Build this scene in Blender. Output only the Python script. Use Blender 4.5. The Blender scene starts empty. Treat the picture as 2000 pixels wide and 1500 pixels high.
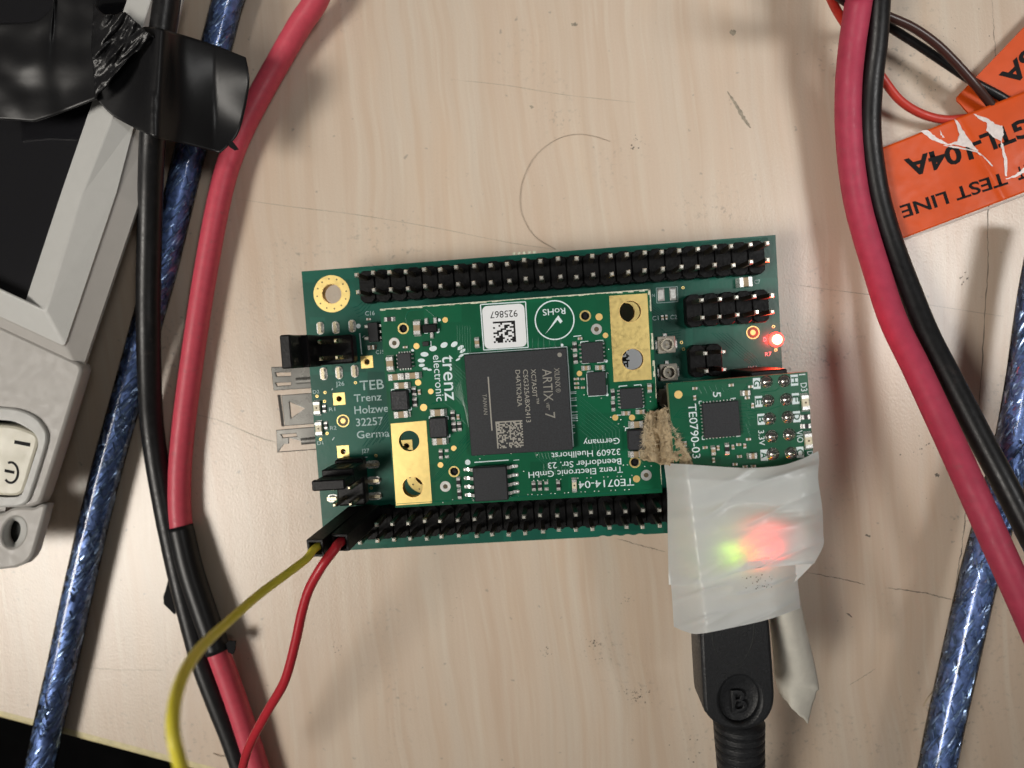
import bpy, bmesh, math, random
from mathutils import Vector, Matrix, noise

# ------------------------------------------------------------------ scene, camera, light
U = 0.01                      # 1 mm = 0.01 units
SC = bpy.context.scene
COL = SC.collection
ZC = 11.0                     # carrier board top above the desk (mm)
D0 = 113.66                   # lens above the carrier board (mm)
FPX = 1374.7                  # focal length in photo pixels (2000 wide)
AX, AY, TH = 0.0508, -0.0561, 0.0691
CAMZ = ZC + D0
RCAM = Matrix.Rotation(AX, 3, 'X') @ Matrix.Rotation(AY, 3, 'Y')     # world -> camera
RINV = RCAM.transposed()

cam_d = bpy.data.cameras.new('camera')
cam = bpy.data.objects.new('camera', cam_d); COL.objects.link(cam)
cam.location = (0, 0, CAMZ * U)
cam.rotation_euler = RINV.to_euler()
cam_d.sensor_width = 36.0
cam_d.lens = FPX * 36.0 / 2000.0
cam_d.clip_start = 0.02; cam_d.clip_end = 100
cam_d.dof.use_dof = True
cam_d.dof.focus_distance = 1.065
cam_d.dof.aperture_fstop = 1.9
SC.camera = cam

wd = bpy.data.worlds.new('World'); SC.world = wd; wd.use_nodes = True
wd.node_tree.nodes['Background'].inputs[0].default_value = (1.0, 0.94, 0.87, 1)
wd.node_tree.nodes['Background'].inputs[1].default_value = 0.09

def lamp(name, kind, loc, target, energy, color, **kw):
    l = bpy.data.lights.new(name, kind); o = bpy.data.objects.new(name, l); COL.objects.link(o)
    o.location = Vector(loc) * U
    o.rotation_euler = (Vector(target) - Vector(loc)).to_track_quat('-Z', 'Y').to_euler()
    l.energy = energy; l.color = color
    for k, v in kw.items(): setattr(l, k, v)
    return o

# ceiling fittings: one up to the right (its sheen lies on the desk), one up to the left
lamp('ceiling_light_right', 'SPOT', (266, 80, 420), (56, 66, 0), 1020, (1.0, 0.985, 0.96),
     spot_size=math.radians(23), spot_blend=1.0, shadow_soft_size=1.0)
lamp('ceiling_light_left', 'SPOT', (-325, -125, 390), (-66, -28, 0), 2600, (1.0, 0.945, 0.865),
     spot_size=math.radians(26), spot_blend=1.0, shadow_soft_size=1.5)

vs = SC.view_settings
vs.view_transform = 'Standard'; vs.look = 'None'; vs.exposure = 0.0; vs.gamma = 1.0
vs.use_curve_mapping = False
cy = SC.cycles
cy.use_denoising = True
cy.max_bounces = 10; cy.transmission_bounces = 8; cy.transparent_max_bounces = 8
cy.caustics_refractive = False; cy.caustics_reflective = False
cy.sample_clamp_indirect = 4.0

# ------------------------------------------------------------------ geometry helpers (millimetres)
def W(px, py, z):
    """photo pixel -> point on the level plane at height z (mm)"""
    d = RINV @ Vector(((px - 1000) / FPX, -(py - 750) / FPX, -1.0))
    t = (z - CAMZ) / d.z
    return Vector((0, 0, CAMZ)) + d * t

def mmpx(px, py, z):
    """millimetres per photo pixel around that point"""
    return (W(px + .5, py, z) - W(px - .5, py, z)).length

CEN = {}                      # world centre (mm) of each object
MATS = {}

def empty(name, c, label=None, cat=None, group=None):
    o = bpy.data.objects.new(name, None); COL.objects.link(o)
    o.empty_display_size = 0.05
    o.location = Vector(c) * U; CEN[o] = Vector(c)
    if label: tag(o, label, cat, group)
    return o

def tag(o, label=None, cat=None, group=None, kind=None):
    if label: o['label'] = label
    if cat: o['category'] = cat
    if group: o['group'] = group
    if kind: o['kind'] = kind
    return o

def link(name, me, c, parent=None):
    o = bpy.data.objects.new(name, me); COL.objects.link(o)
    CEN[o] = Vector(c)
    if parent is None: o.location = Vector(c) * U
    else:
        o.parent = parent; o.location = (Vector(c) - CEN[parent]) * U
    return o

def mk(name, verts, faces, mats, parent=None, fm=None, smooth=False, bevel=0, seg=1, fix=True, c=None):
    """one mesh object from world-mm vertices"""
    vs_ = [Vector(v) for v in verts]
    if c is None:
        lo = [min(v[i] for v in vs_) for i in range(3)]; hi = [max(v[i] for v in vs_) for i in range(3)]
        c = Vector([(lo[i] + hi[i]) / 2 for i in range(2)] + [lo[2]])
    me = bpy.data.meshes.new(name)
    me.from_pydata([(v - c) * U for v in vs_], [], faces)
    if not isinstance(mats, (list, tuple)): mats = [mats]
    for m in mats: me.materials.append(M(m))
    if fm: me.polygons.foreach_set('material_index', fm)
    if fix or bevel:
        bm = bmesh.new(); bm.from_mesh(me)
        if bevel:
            bmesh.ops.bevel(bm, geom=[e for e in bm.edges if len(e.link_faces) == 2 and e.calc_face_angle(0) > 0.5], offset=bevel * U, segments=seg,
                            affect='EDGES', clamp_overlap=True, profile=0.5)
        if fix: bmesh.ops.recalc_face_normals(bm, faces=bm.faces)
        bm.to_mesh(me); bm.free()
    if smooth:
        me.polygons.foreach_set('use_smooth', [True] * len(me.polygons))
    me.update()
    return link(name, me, c, parent)

class G:
    """collects boxes, prisms, tubes and discs into one mesh"""
    def __init__(s): s.v = []; s.f = []; s.m = []
    def add(s, v, f, m=0):
        n = len(s.v); s.v += [Vector(a) for a in v]
        s.f += [[i + n for i in q] for q in f]; s.m += [m] * len(f)
    def prism(s, pts, z0, z1, m=0, top=1.0):
        """pts: list of world xy; top: scale of the upper outline about its centre"""
        n = len(pts); cx = sum(p[0] for p in pts) / n; cy_ = sum(p[1] for p in pts) / n
        v = [(p[0], p[1], z0) for p in pts] + [(cx + (p[0] - cx) * top, cy_ + (p[1] - cy_) * top, z1) for p in pts]
        f = [list(range(n))[::-1], list(range(n, 2 * n))] + [[i, (i + 1) % n, n + (i + 1) % n, n + i] for i in range(n)]
        s.add(v, f, m)
    def box(s, cx, cy_, z0, z1, w, h, a=0.0, m=0, top=1.0):
        s.prism(rect(cx, cy_, w, h, a), z0, z1, m, top)
    def disc(s, cx, cy_, z0, z1, r, n=20, m=0, top=1.0):
        s.prism(circ(cx, cy_, r, n), z0, z1, m, top)
    def ring(s, cx, cy_, z0, z1, r0, r1, n=28, m=0):
        v = []
        for r, z in ((r0, z0), (r1, z0), (r1, z1), (r0, z1)):
            v += [(cx + r * math.cos(2 * math.pi * i / n), cy_ + r * math.sin(2 * math.pi * i / n), z) for i in range(n)]
        f = []
        for k in range(4):
            k2 = (k + 1) % 4
            f += [[k * n + i, k * n + (i + 1) % n, k2 * n + (i + 1) % n, k2 * n + i] for i in range(n)]
        s.add(v, f, m)
    def dome(s, cx, cy_, z0, r, h, n=14, k=5, m=0, e=1.0):
        v = []; f = []
        for j in range(k):
            t = j / k * math.pi / 2; rr = r * math.cos(t) ** e; z = z0 + h * math.sin(t)
            v += [(cx + rr * math.cos(2 * math.pi * i / n), cy_ + rr * math.sin(2 * math.pi * i / n), z) for i in range(n)]
        v.append((cx, cy_, z0 + h))
        for j in range(k - 1):
            f += [[j * n + i, j * n + (i + 1) % n, (j + 1) * n + (i + 1) % n, (j + 1) * n + i] for i in range(n)]
        f += [[(k - 1) * n + i, (k - 1) * n + (i + 1) % n, k * n] for i in range(n)]
        s.add(v, f, m)
    def ridge(s, a, b, z, w, h, m=0):
        """low rounded line (a copper track under the mask, a silk line)"""
        a = Vector((a[0], a[1])); b = Vector((b[0], b[1])); d = (b - a)
        if d.length < 1e-6: return
        d.normalize(); n = Vector((-d.y, d.x)) * w / 2
        prof = [(-1, 0), (-.6, .8), (0, 1), (.6, .8), (1, 0)]
        v = []
        for p in (a, b):
            v += [(p.x + n.x * q, p.y + n.y * q, z + h * t) for q, t in prof]
        f = [[i, i + 1, 6 + i, 5 + i] for i in range(4)]
        s.add(v, f, m)
    def build(s, name, mats, parent=None, **kw):
        if s.m and 'fm' not in kw and not kw.get('bevel'): kw['fm'] = s.m
        return mk(name, s.v, s.f, mats, parent, **kw)

def rect(cx, cy_, w, h, a=0.0):
    c, s = math.cos(a), math.sin(a)
    return [(cx + c * x - s * y, cy_ + s * x + c * y) for x, y in ((-w/2, -h/2), (w/2, -h/2), (w/2, h/2), (-w/2, h/2))]
def circ(cx, cy_, r, n=20):
    return [(cx + r * math.cos(2 * math.pi * i / n), cy_ + r * math.sin(2 * math.pi * i / n)) for i in range(n)]
def rrect(cx, cy_, w, h, r, a=0.0, n=5):
    pts = []
    for sx, sy, a0 in ((1, -1, -90), (1, 1, 0), (-1, 1, 90), (-1, -1, 180)):
        for i in range(n + 1):
            t = math.radians(a0 + 90 * i / n)
            pts.append((sx * (w/2 - r) + r * math.cos(t), sy * (h/2 - r) + r * math.sin(t)))
    c, s = math.cos(a), math.sin(a)
    return [(cx + c * x - s * y, cy_ + s * x + c * y) for x, y in pts]
def pw(pts, z):
    return [tuple(W(x, y, z)[:2]) for x, y in pts]

def plate(name, outer, holes, z0, z1, mats, parent=None, bevel=0.0):
    """flat plate with holes; mats = [face, edge]"""
    cu = bpy.data.curves.new('tmp', 'CURVE'); cu.dimensions = '2D'; cu.fill_mode = 'BOTH'
    cx = sum(p[0] for p in outer) / len(outer); cy_ = sum(p[1] for p in outer) / len(outer)
    for loop in [outer] + holes:
        sp = cu.splines.new('POLY'); sp.points.add(len(loop) - 1); sp.use_cyclic_u = True
        for q, p in zip(sp.points, loop): q.co = ((p[0] - cx) * U, (p[1] - cy_) * U, 0, 1)
    cu.extrude = (z1 - z0) / 2 * U - bevel * U; cu.bevel_depth = bevel * U; cu.bevel_resolution = 1
    if bevel: cu.offset = -bevel * U
    t = bpy.data.objects.new('tmp', cu); COL.objects.link(t)
    dg = bpy.context.evaluated_depsgraph_get()
    me = bpy.data.meshes.new_from_object(t.evaluated_get(dg))
    bpy.data.objects.remove(t); bpy.data.curves.remove(cu)
    me.name = name
    for v in me.vertices: v.co.z += (z1 - z0) / 2 * U
    me.materials.clear()
    if not isinstance(mats, (list, tuple)): mats = [mats, mats]
    for m in mats: me.materials.append(M(m))
    me.update()
    me.polygons.foreach_set('material_index', [0 if abs(p.normal.z) > .6 else 1 for p in me.polygons])
    return link(name, me, (cx, cy_, z0), parent)

def catmull(pts, per=8):
    P = [Vector(p) for p in pts]; P = [P[0] * 2 - P[1]] + P + [P[-1] * 2 - P[-2]]
    out = []
    for i in range(1, len(P) - 2):
        a, b, c, d = P[i-1:i+3]
        for k in range(per):
            t = k / per
            out.append(0.5 * ((2 * b) + (c - a) * t + (2 * a - 5 * b + 4 * c - d) * t * t + (3 * b - a - 3 * c + d) * t ** 3))
    out.append(P[-2]); return out

def frames(path):
    """parallel-transport frames along a path"""
    T = []
    for i in range(len(path)):
        T.append((path[min(i + 1, len(path) - 1)] - path[max(i - 1, 0)]).normalized())
    n = T[0].orthogonal().normalized(); out = []
    for t in T:
        n = (n - t * n.dot(t)).normalized(); out.append((n, t.cross(n)))
    return out

def tube(name, path, r, mat, parent=None, n=20, caps=True, rf=None, closed_ends=True):
    fr = frames(path); v = []; f = []
    for i, p in enumerate(path):
        a, b = fr[i]; rr = r if rf is None else rf(i / (len(path) - 1)) * r
        for k in range(n):
            t = 2 * math.pi * k / n
            v.append(p + (a * math.cos(t) + b * math.sin(t)) * rr)
    for i in range(len(path) - 1):
        f += [[i*n + k, i*n + (k+1) % n, (i+1)*n + (k+1) % n, (i+1)*n + k] for k in range(n)]
    if caps: f += [list(range(n))[::-1], [(len(path)-1)*n + k for k in range(n)]]
    return mk(name, v, f, mat, parent, smooth=True)

def cpath(pts, per=8):
    """photo-pixel + height list -> smooth path in mm"""
    return catmull([p if isinstance(p, Vector) else W(*p) for p in pts], per)

def poly_at(pts, t):
    """point at fraction t of a polyline"""
    L = [0]
    for a, b in zip(pts, pts[1:]): L.append(L[-1] + math.dist(a, b))
    d = t * L[-1]
    for i in range(len(pts) - 1):
        if d <= L[i+1] or i == len(pts) - 2:
            k = (d - L[i]) / max(1e-9, L[i+1] - L[i])
            return tuple(a + (b - a) * k for a, b in zip(pts[i], pts[i+1]))

def smooth_line(pts, per=6):
    return [tuple(p[:len(pts[0])]) for p in catmull([Vector(list(q) + [0] * (3 - len(q))) for q in pts], per)]

def sheet(name, top, bot, left, right, zf, mats, parent=None, nu=40, nv=40, th=0.12, smooth=True):
    """thin sheet over a four-sided outline in photo pixels (Coons patch); zf(u,v,px,py)->mm.
    left/right run from top to bottom, top/bot from left to right"""
    v = []
    for j in range(nv + 1):
        t = j / nv
        for i in range(nu + 1):
            s = i / nu
            T = poly_at(top, s); B = poly_at(bot, s); Lp = poly_at(left, t); R = poly_at(right, t)
            a, b, c, d = top[0], top[-1], bot[0], bot[-1]
            P = [(1-t)*T[k] + t*B[k] + (1-s)*Lp[k] + s*R[k]
                 - ((1-s)*(1-t)*a[k] + s*(1-t)*b[k] + (1-s)*t*c[k] + s*t*d[k]) for k in (0, 1)]
            v.append(W(P[0], P[1], zf(s, t, P[0], P[1])))
    n = nu + 1; f = []
    for j in range(nv):
        f += [[j*n+i, j*n+n+i, j*n+n+i+1, j*n+i+1] for i in range(nu)]
    o = mk(name, v, f, mats, parent, smooth=smooth, fix=True)
    me = o.data
    if sum(p.normal.z for p in me.polygons) < 0: me.flip_normals()
    if th:
        mo = o.modifiers.new('thickness', 'SOLIDIFY'); mo.thickness = th * U; mo.offset = -1
    return o

# text -------------------------------------------------------------
_H = [None]
def text_mesh(s, fat=0.0):
    cu = bpy.data.curves.new('t', 'FONT'); cu.body = s; cu.size = 1.0; cu.offset = fat; cu.resolution_u = 3
    t = bpy.data.objects.new('t', cu); COL.objects.link(t)
    dg = bpy.context.evaluated_depsgraph_get()
    me = bpy.data.meshes.new_from_object(t.evaluated_get(dg))
    bpy.data.objects.remove(t); bpy.data.curves.remove(cu)
    return me
def text(parent, s, p0, p1, h, z, mat='silk', fat=0.012, name='silkscreen_text', lift=0.02):
    """print s with its baseline from photo pixel p0 to p1, capital height h pixels, on plane z"""
    if _H[0] is None:
        hm = text_mesh('H'); _H[0] = max(v.co.y for v in hm.vertices); bpy.data.meshes.remove(hm)
    me = text_mesh(s, fat)
    a, b = W(*p0, z), W(*p1, z); d = (b - a); L = d.length; d.normalize(); n = Vector((-d.y, d.x, 0))
    x0 = min(v.co.x for v in me.vertices); x1 = max(v.co.x for v in me.vertices)
    sx = L / (x1 - x0); sy = h * mmpx(*p0, z) / _H[0]
    c = (a + b) / 2; c.z = z
    for v in me.vertices:
        w = a + d * (v.co.x - x0) * sx + n * v.co.y * sy
        v.co = Vector((w.x - c.x, w.y - c.y, lift)) * U
    me.materials.clear(); me.materials.append(M(mat)); me.name = name
    if sum(p.normal.z for p in me.polygons) < 0: me.flip_normals()
    return link(name, me, c, parent)

def text_on(parent, s, p0, p1, h, zf, mat, fat=.01, name='printed_text'):
    """print that follows a curved sheet: laid out in photo pixels, lifted onto zf(px,py)"""
    if _H[0] is None:
        hm = text_mesh('H'); _H[0] = max(v.co.y for v in hm.vertices); bpy.data.meshes.remove(hm)
    me = text_mesh(s, fat); bm = bmesh.new(); bm.from_mesh(me)
    bmesh.ops.triangulate(bm, faces=bm.faces)
    for _ in range(2):
        bmesh.ops.subdivide_edges(bm, edges=[e for e in bm.edges if e.calc_length() > .18], cuts=1)
        bmesh.ops.triangulate(bm, faces=bm.faces)
    bm.to_mesh(me); bm.free()
    d = Vector((p1[0] - p0[0], p1[1] - p0[1])); L = d.length; d.normalize(); n = Vector((d.y, -d.x))
    x0 = min(v.co.x for v in me.vertices); x1 = max(v.co.x for v in me.vertices)
    c = W((p0[0] + p1[0]) / 2, (p0[1] + p1[1]) / 2, zf(*p0))
    for v in me.vertices:
        q = Vector(p0) + d * (v.co.x - x0) / (x1 - x0) * L + n * v.co.y / _H[0] * h
        v.co = (W(q.x, q.y, zf(q.x, q.y) + .035) - c) * U
    me.materials.clear(); me.materials.append(M(mat)); me.name = name
    me.update()
    if sum(p.normal.z for p in me.polygons) < 0: me.flip_normals()
    return link(name, me, c, parent)

# ------------------------------------------------------------------ materials
def nd(nt, t, **kw):
    n = nt.nodes.new(t)
    for k, v in kw.items(): setattr(n, k, v)
    return n
def new_mat(name):
    m = bpy.data.materials.new(name); m.use_nodes = True
    nt = m.node_tree; b = nt.nodes['Principled BSDF']
    return m, nt, b
def pos_mm(nt, scale=(1, 1, 1), rot=0.0):
    g = nd(nt, 'ShaderNodeNewGeometry'); mp = nd(nt, 'ShaderNodeMapping')
    mp.inputs['Scale'].default_value = [s / U for s in scale]
    mp.inputs['Rotation'].default_value = (0, 0, rot)
    nt.links.new(g.outputs['Position'], mp.inputs['Vector']); return mp.outputs[0]
def noise_n(nt, vec, scale, detail=3, rough=.55):
    n = nd(nt, 'ShaderNodeTexNoise'); n.inputs['Scale'].default_value = scale
    n.inputs['Detail'].default_value = detail; n.inputs['Roughness'].default_value = rough
    nt.links.new(vec, n.inputs['Vector']); return n.outputs['Fac']
def ramp(nt, fac, stops):
    r = nd(nt, 'ShaderNodeValToRGB'); e = r.color_ramp.elements
    while len(e) < len(stops): e.new(0.5)
    for q, (p, c) in zip(e, stops):
        q.position = p; q.color = c if len(c) == 4 else (*c, 1)
    nt.links.new(fac, r.inputs[0]); return r.outputs['Color']
def mix(nt, fac, a, b, mode='MIX'):
    m = nd(nt, 'ShaderNodeMix', data_type='RGBA', blend_type=mode)
    for k, v in ((0, fac), (6, a), (7, b)):
        if hasattr(v, 'is_output'): nt.links.new(v, m.inputs[k])
        else: m.inputs[k].default_value = v if k == 0 else ((*v, 1) if len(v) == 3 else v)
    return m.outputs[2]
def bump(nt, b, h, strength, dist):
    n = nd(nt, 'ShaderNodeBump'); n.inputs['Strength'].default_value = strength
    n.inputs['Distance'].default_value = dist * U
    nt.links.new(h, n.inputs['Height']); nt.links.new(n.outputs[0], b.inputs['Normal'])

def pm(name, col, rough=.5, metal=0.0, spec=.5, coat=0.0, var=0.0, vs_=1.0, bs=0.0, bd=0.02, bst=.4, alpha=None, trans=0.0, ior=1.45, emit=None, es=0.0, dirt=0.0):
    m, nt, b = new_mat(name)
    b.inputs['Base Color'].default_value = (*col, 1); b.inputs['Roughness'].default_value = rough
    b.inputs['Metallic'].default_value = metal; b.inputs['Specular IOR Level'].default_value = spec
    b.inputs['Coat Weight'].default_value = coat; b.inputs['Coat Roughness'].default_value = .12
    b.inputs['Transmission Weight'].default_value = trans; b.inputs['IOR'].default_value = ior
    if emit: b.inputs['Emission Color'].default_value = (*emit, 1); b.inputs['Emission Strength'].default_value = es
    v = pos_mm(nt) if (var or bs) else None
    if var:
        f = noise_n(nt, v, vs_, 4)
        lo = tuple(max(0, c * (1 - var)) for c in col); hi = tuple(min(1, c * (1 + var)) for c in col)
        nt.links.new(ramp(nt, f, [(.3, lo), (.7, hi)]), b.inputs['Base Color'])
        nt.links.new(ramp(nt, noise_n(nt, v, vs_ * 2.3, 3), [(.3, (rough * .8,) * 3), (.7, (min(1, rough * 1.2),) * 3)]), b.inputs['Roughness'])
    if dirt:
        src = b.inputs['Base Color'].links[0].from_socket
        k = ramp(nt, noise_n(nt, v, .45, 6, .75), [(.58, (0, 0, 0)), (.70, (dirt,) * 3)])
        nt.links.new(mix(nt, k, src, (.16, .12, .11)), b.inputs['Base Color'])
    if bs: bump(nt, b, noise_n(nt, v, bs, 2), bst, bd)
    return m

def mat_desk(name):
    m, nt, b = new_mat(name)
    v = pos_mm(nt, (1, 1, 1), math.radians(-5))
    wob = nd(nt, 'ShaderNodeTexNoise'); wob.inputs['Scale'].default_value = .02; nt.links.new(v, wob.inputs['Vector'])
    ad = nd(nt, 'ShaderNodeVectorMath', operation='MULTIPLY_ADD')
    nt.links.new(wob.outputs['Color'], ad.inputs[0]); ad.inputs[1].default_value = (9, 9, 0); nt.links.new(v, ad.inputs[2])
    def stretched(sx, sy, det):
        mp = nd(nt, 'ShaderNodeMapping'); mp.inputs['Scale'].default_value = (sx, sy, 1)
        nt.links.new(ad.outputs[0], mp.inputs['Vector']); return noise_n(nt, mp.outputs[0], 1.0, det, .6)
    c = ramp(nt, stretched(.12, .008, 3), [(.3, (.60, .47, .365)), (.5, (.635, .525, .42)), (.72, (.615, .535, .445))])
    c = mix(nt, ramp(nt, stretched(.38, .014, 4), [(.47, (0, 0, 0)), (.65, (.42,) * 3)]), c, (.54, .39, .275))
    c = mix(nt, ramp(nt, stretched(.55, .02, 3), [(.52, (0, 0, 0)), (.66, (.5,) * 3)]), c, (.68, .60, .495))
    c = mix(nt, ramp(nt, stretched(2.6, .06, 2), [(.4, (0, 0, 0)), (.8, (.2,) * 3)]), c, (.53, .42, .31))
    c = mix(nt, ramp(nt, noise_n(nt, v, 3.2, 3, .6), [(.35, (0, 0, 0)), (.75, (.22,) * 3)]), c, (.50, .40, .30))
    c = mix(nt, ramp(nt, stretched(.09, .02, 4), [(.5, (0, 0, 0)), (.7, (.4,) * 3)]), c, (.66, .50, .36))
    # grime
    pat = ramp(nt, noise_n(nt, v, .035, 3), [(.52, (0, 0, 0)), (.66, (1, 1, 1))])
    spk = ramp(nt, noise_n(nt, v, .9, 5, .7), [(.56, (0, 0, 0)), (.68, (.75,) * 3)])
    mm = mix(nt, 1.0, pat, spk, 'MULTIPLY')
    c = mix(nt, mm, c, (.20, .19, .165))
    spk2 = ramp(nt, noise_n(nt, v, .55, 3, .5), [(.70, (0, 0, 0)), (.74, (.55,) * 3)])
    c = mix(nt, spk2, c, (.25, .23, .20))
    nt.links.new(c, b.inputs['Base Color'])
    b.inputs['Roughness'].default_value = .28; b.inputs['Specular IOR Level'].default_value = .5
    mp = nd(nt, 'ShaderNodeMapping'); mp.inputs['Scale'].default_value = (1.7, 1.1, 1); mp.inputs['Rotation'].default_value = (0, 0, .5)
    nt.links.new(v, mp.inputs['Vector'])
    h1 = noise_n(nt, mp.outputs[0], 1.9, 3, .55)
    bump(nt, b, h1, .8, .036)
    return m

def mat_tape(name, col, tr):
    """thin translucent vinyl tape"""
    m, nt, b = new_mat(name)
    out = nt.nodes['Material Output']
    b.inputs['Base Color'].default_value = (*col, 1); b.inputs['Roughness'].default_value = .3
    b.inputs['Specular IOR Level'].default_value = .5
    v = pos_mm(nt)
    bump(nt, b, noise_n(nt, v, .25, 4), .25, .8)
    t = nd(nt, 'ShaderNodeBsdfTranslucent'); t.inputs['Color'].default_value = (*col, 1)
    ms = nd(nt, 'ShaderNodeMixShader'); ms.inputs[0].default_value = tr
    nt.links.new(b.outputs[0], ms.inputs[1]); nt.links.new(t.outputs[0], ms.inputs[2]); nt.links.new(ms.outputs[0], out.inputs['Surface'])
    return m

def mat_jacket(name):
    """clear tinted sleeve: see-through tint with a glossy skin"""
    m, nt, b = new_mat(name); out = nt.nodes['Material Output']
    t = nd(nt, 'ShaderNodeBsdfTransparent'); t.inputs['Color'].default_value = (.74, .82, .97, 1)
    gl = nd(nt, 'ShaderNodeBsdfGlossy'); gl.inputs['Roughness'].default_value = .07
    fr = nd(nt, 'ShaderNodeFresnel'); fr.inputs['IOR'].default_value = 1.45
    ms = nd(nt, 'ShaderNodeMixShader'); nt.links.new(fr.outputs[0], ms.inputs[0])
    nt.links.new(t.outputs[0], ms.inputs[1]); nt.links.new(gl.outputs[0], ms.inputs[2]); nt.links.new(ms.outputs[0], out.inputs['Surface'])
    return m

def mat_pcb(name, a, c2, vein):
    m, nt, b = new_mat(name)
    v = pos_mm(nt)
    c = ramp(nt, noise_n(nt, v, .12, 3), [(.35, a), (.65, c2)])
    # faint copper areas under the mask
    vo = nd(nt, 'ShaderNodeTexVoronoi'); vo.distance = 'CHEBYCHEV'; vo.inputs['Scale'].default_value = .16
    nt.links.new(v, vo.inputs['Vector'])
    c = mix(nt, ramp(nt, vo.outputs['Distance'], [(.44, (0, 0, 0)), (.47, (vein,) * 3)]), c, tuple(x * 1.5 for x in c2))
    nt.links.new(c, b.inputs['Base Color'])
    b.inputs['Roughness'].default_value = .3; b.inputs['Specular IOR Level'].default_value = .3
    bump(nt, b, noise_n(nt, v, 1.6, 3), .12, .1)
    return m

def mat_device_screen(name):
    m, nt, b = new_mat(name)
    b.inputs['Base Color'].default_value = (.012, .012, .014, 1); b.inputs['Roughness'].default_value = .09
    b.inputs['Specular IOR Level'].default_value = .5
    return m

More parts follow.
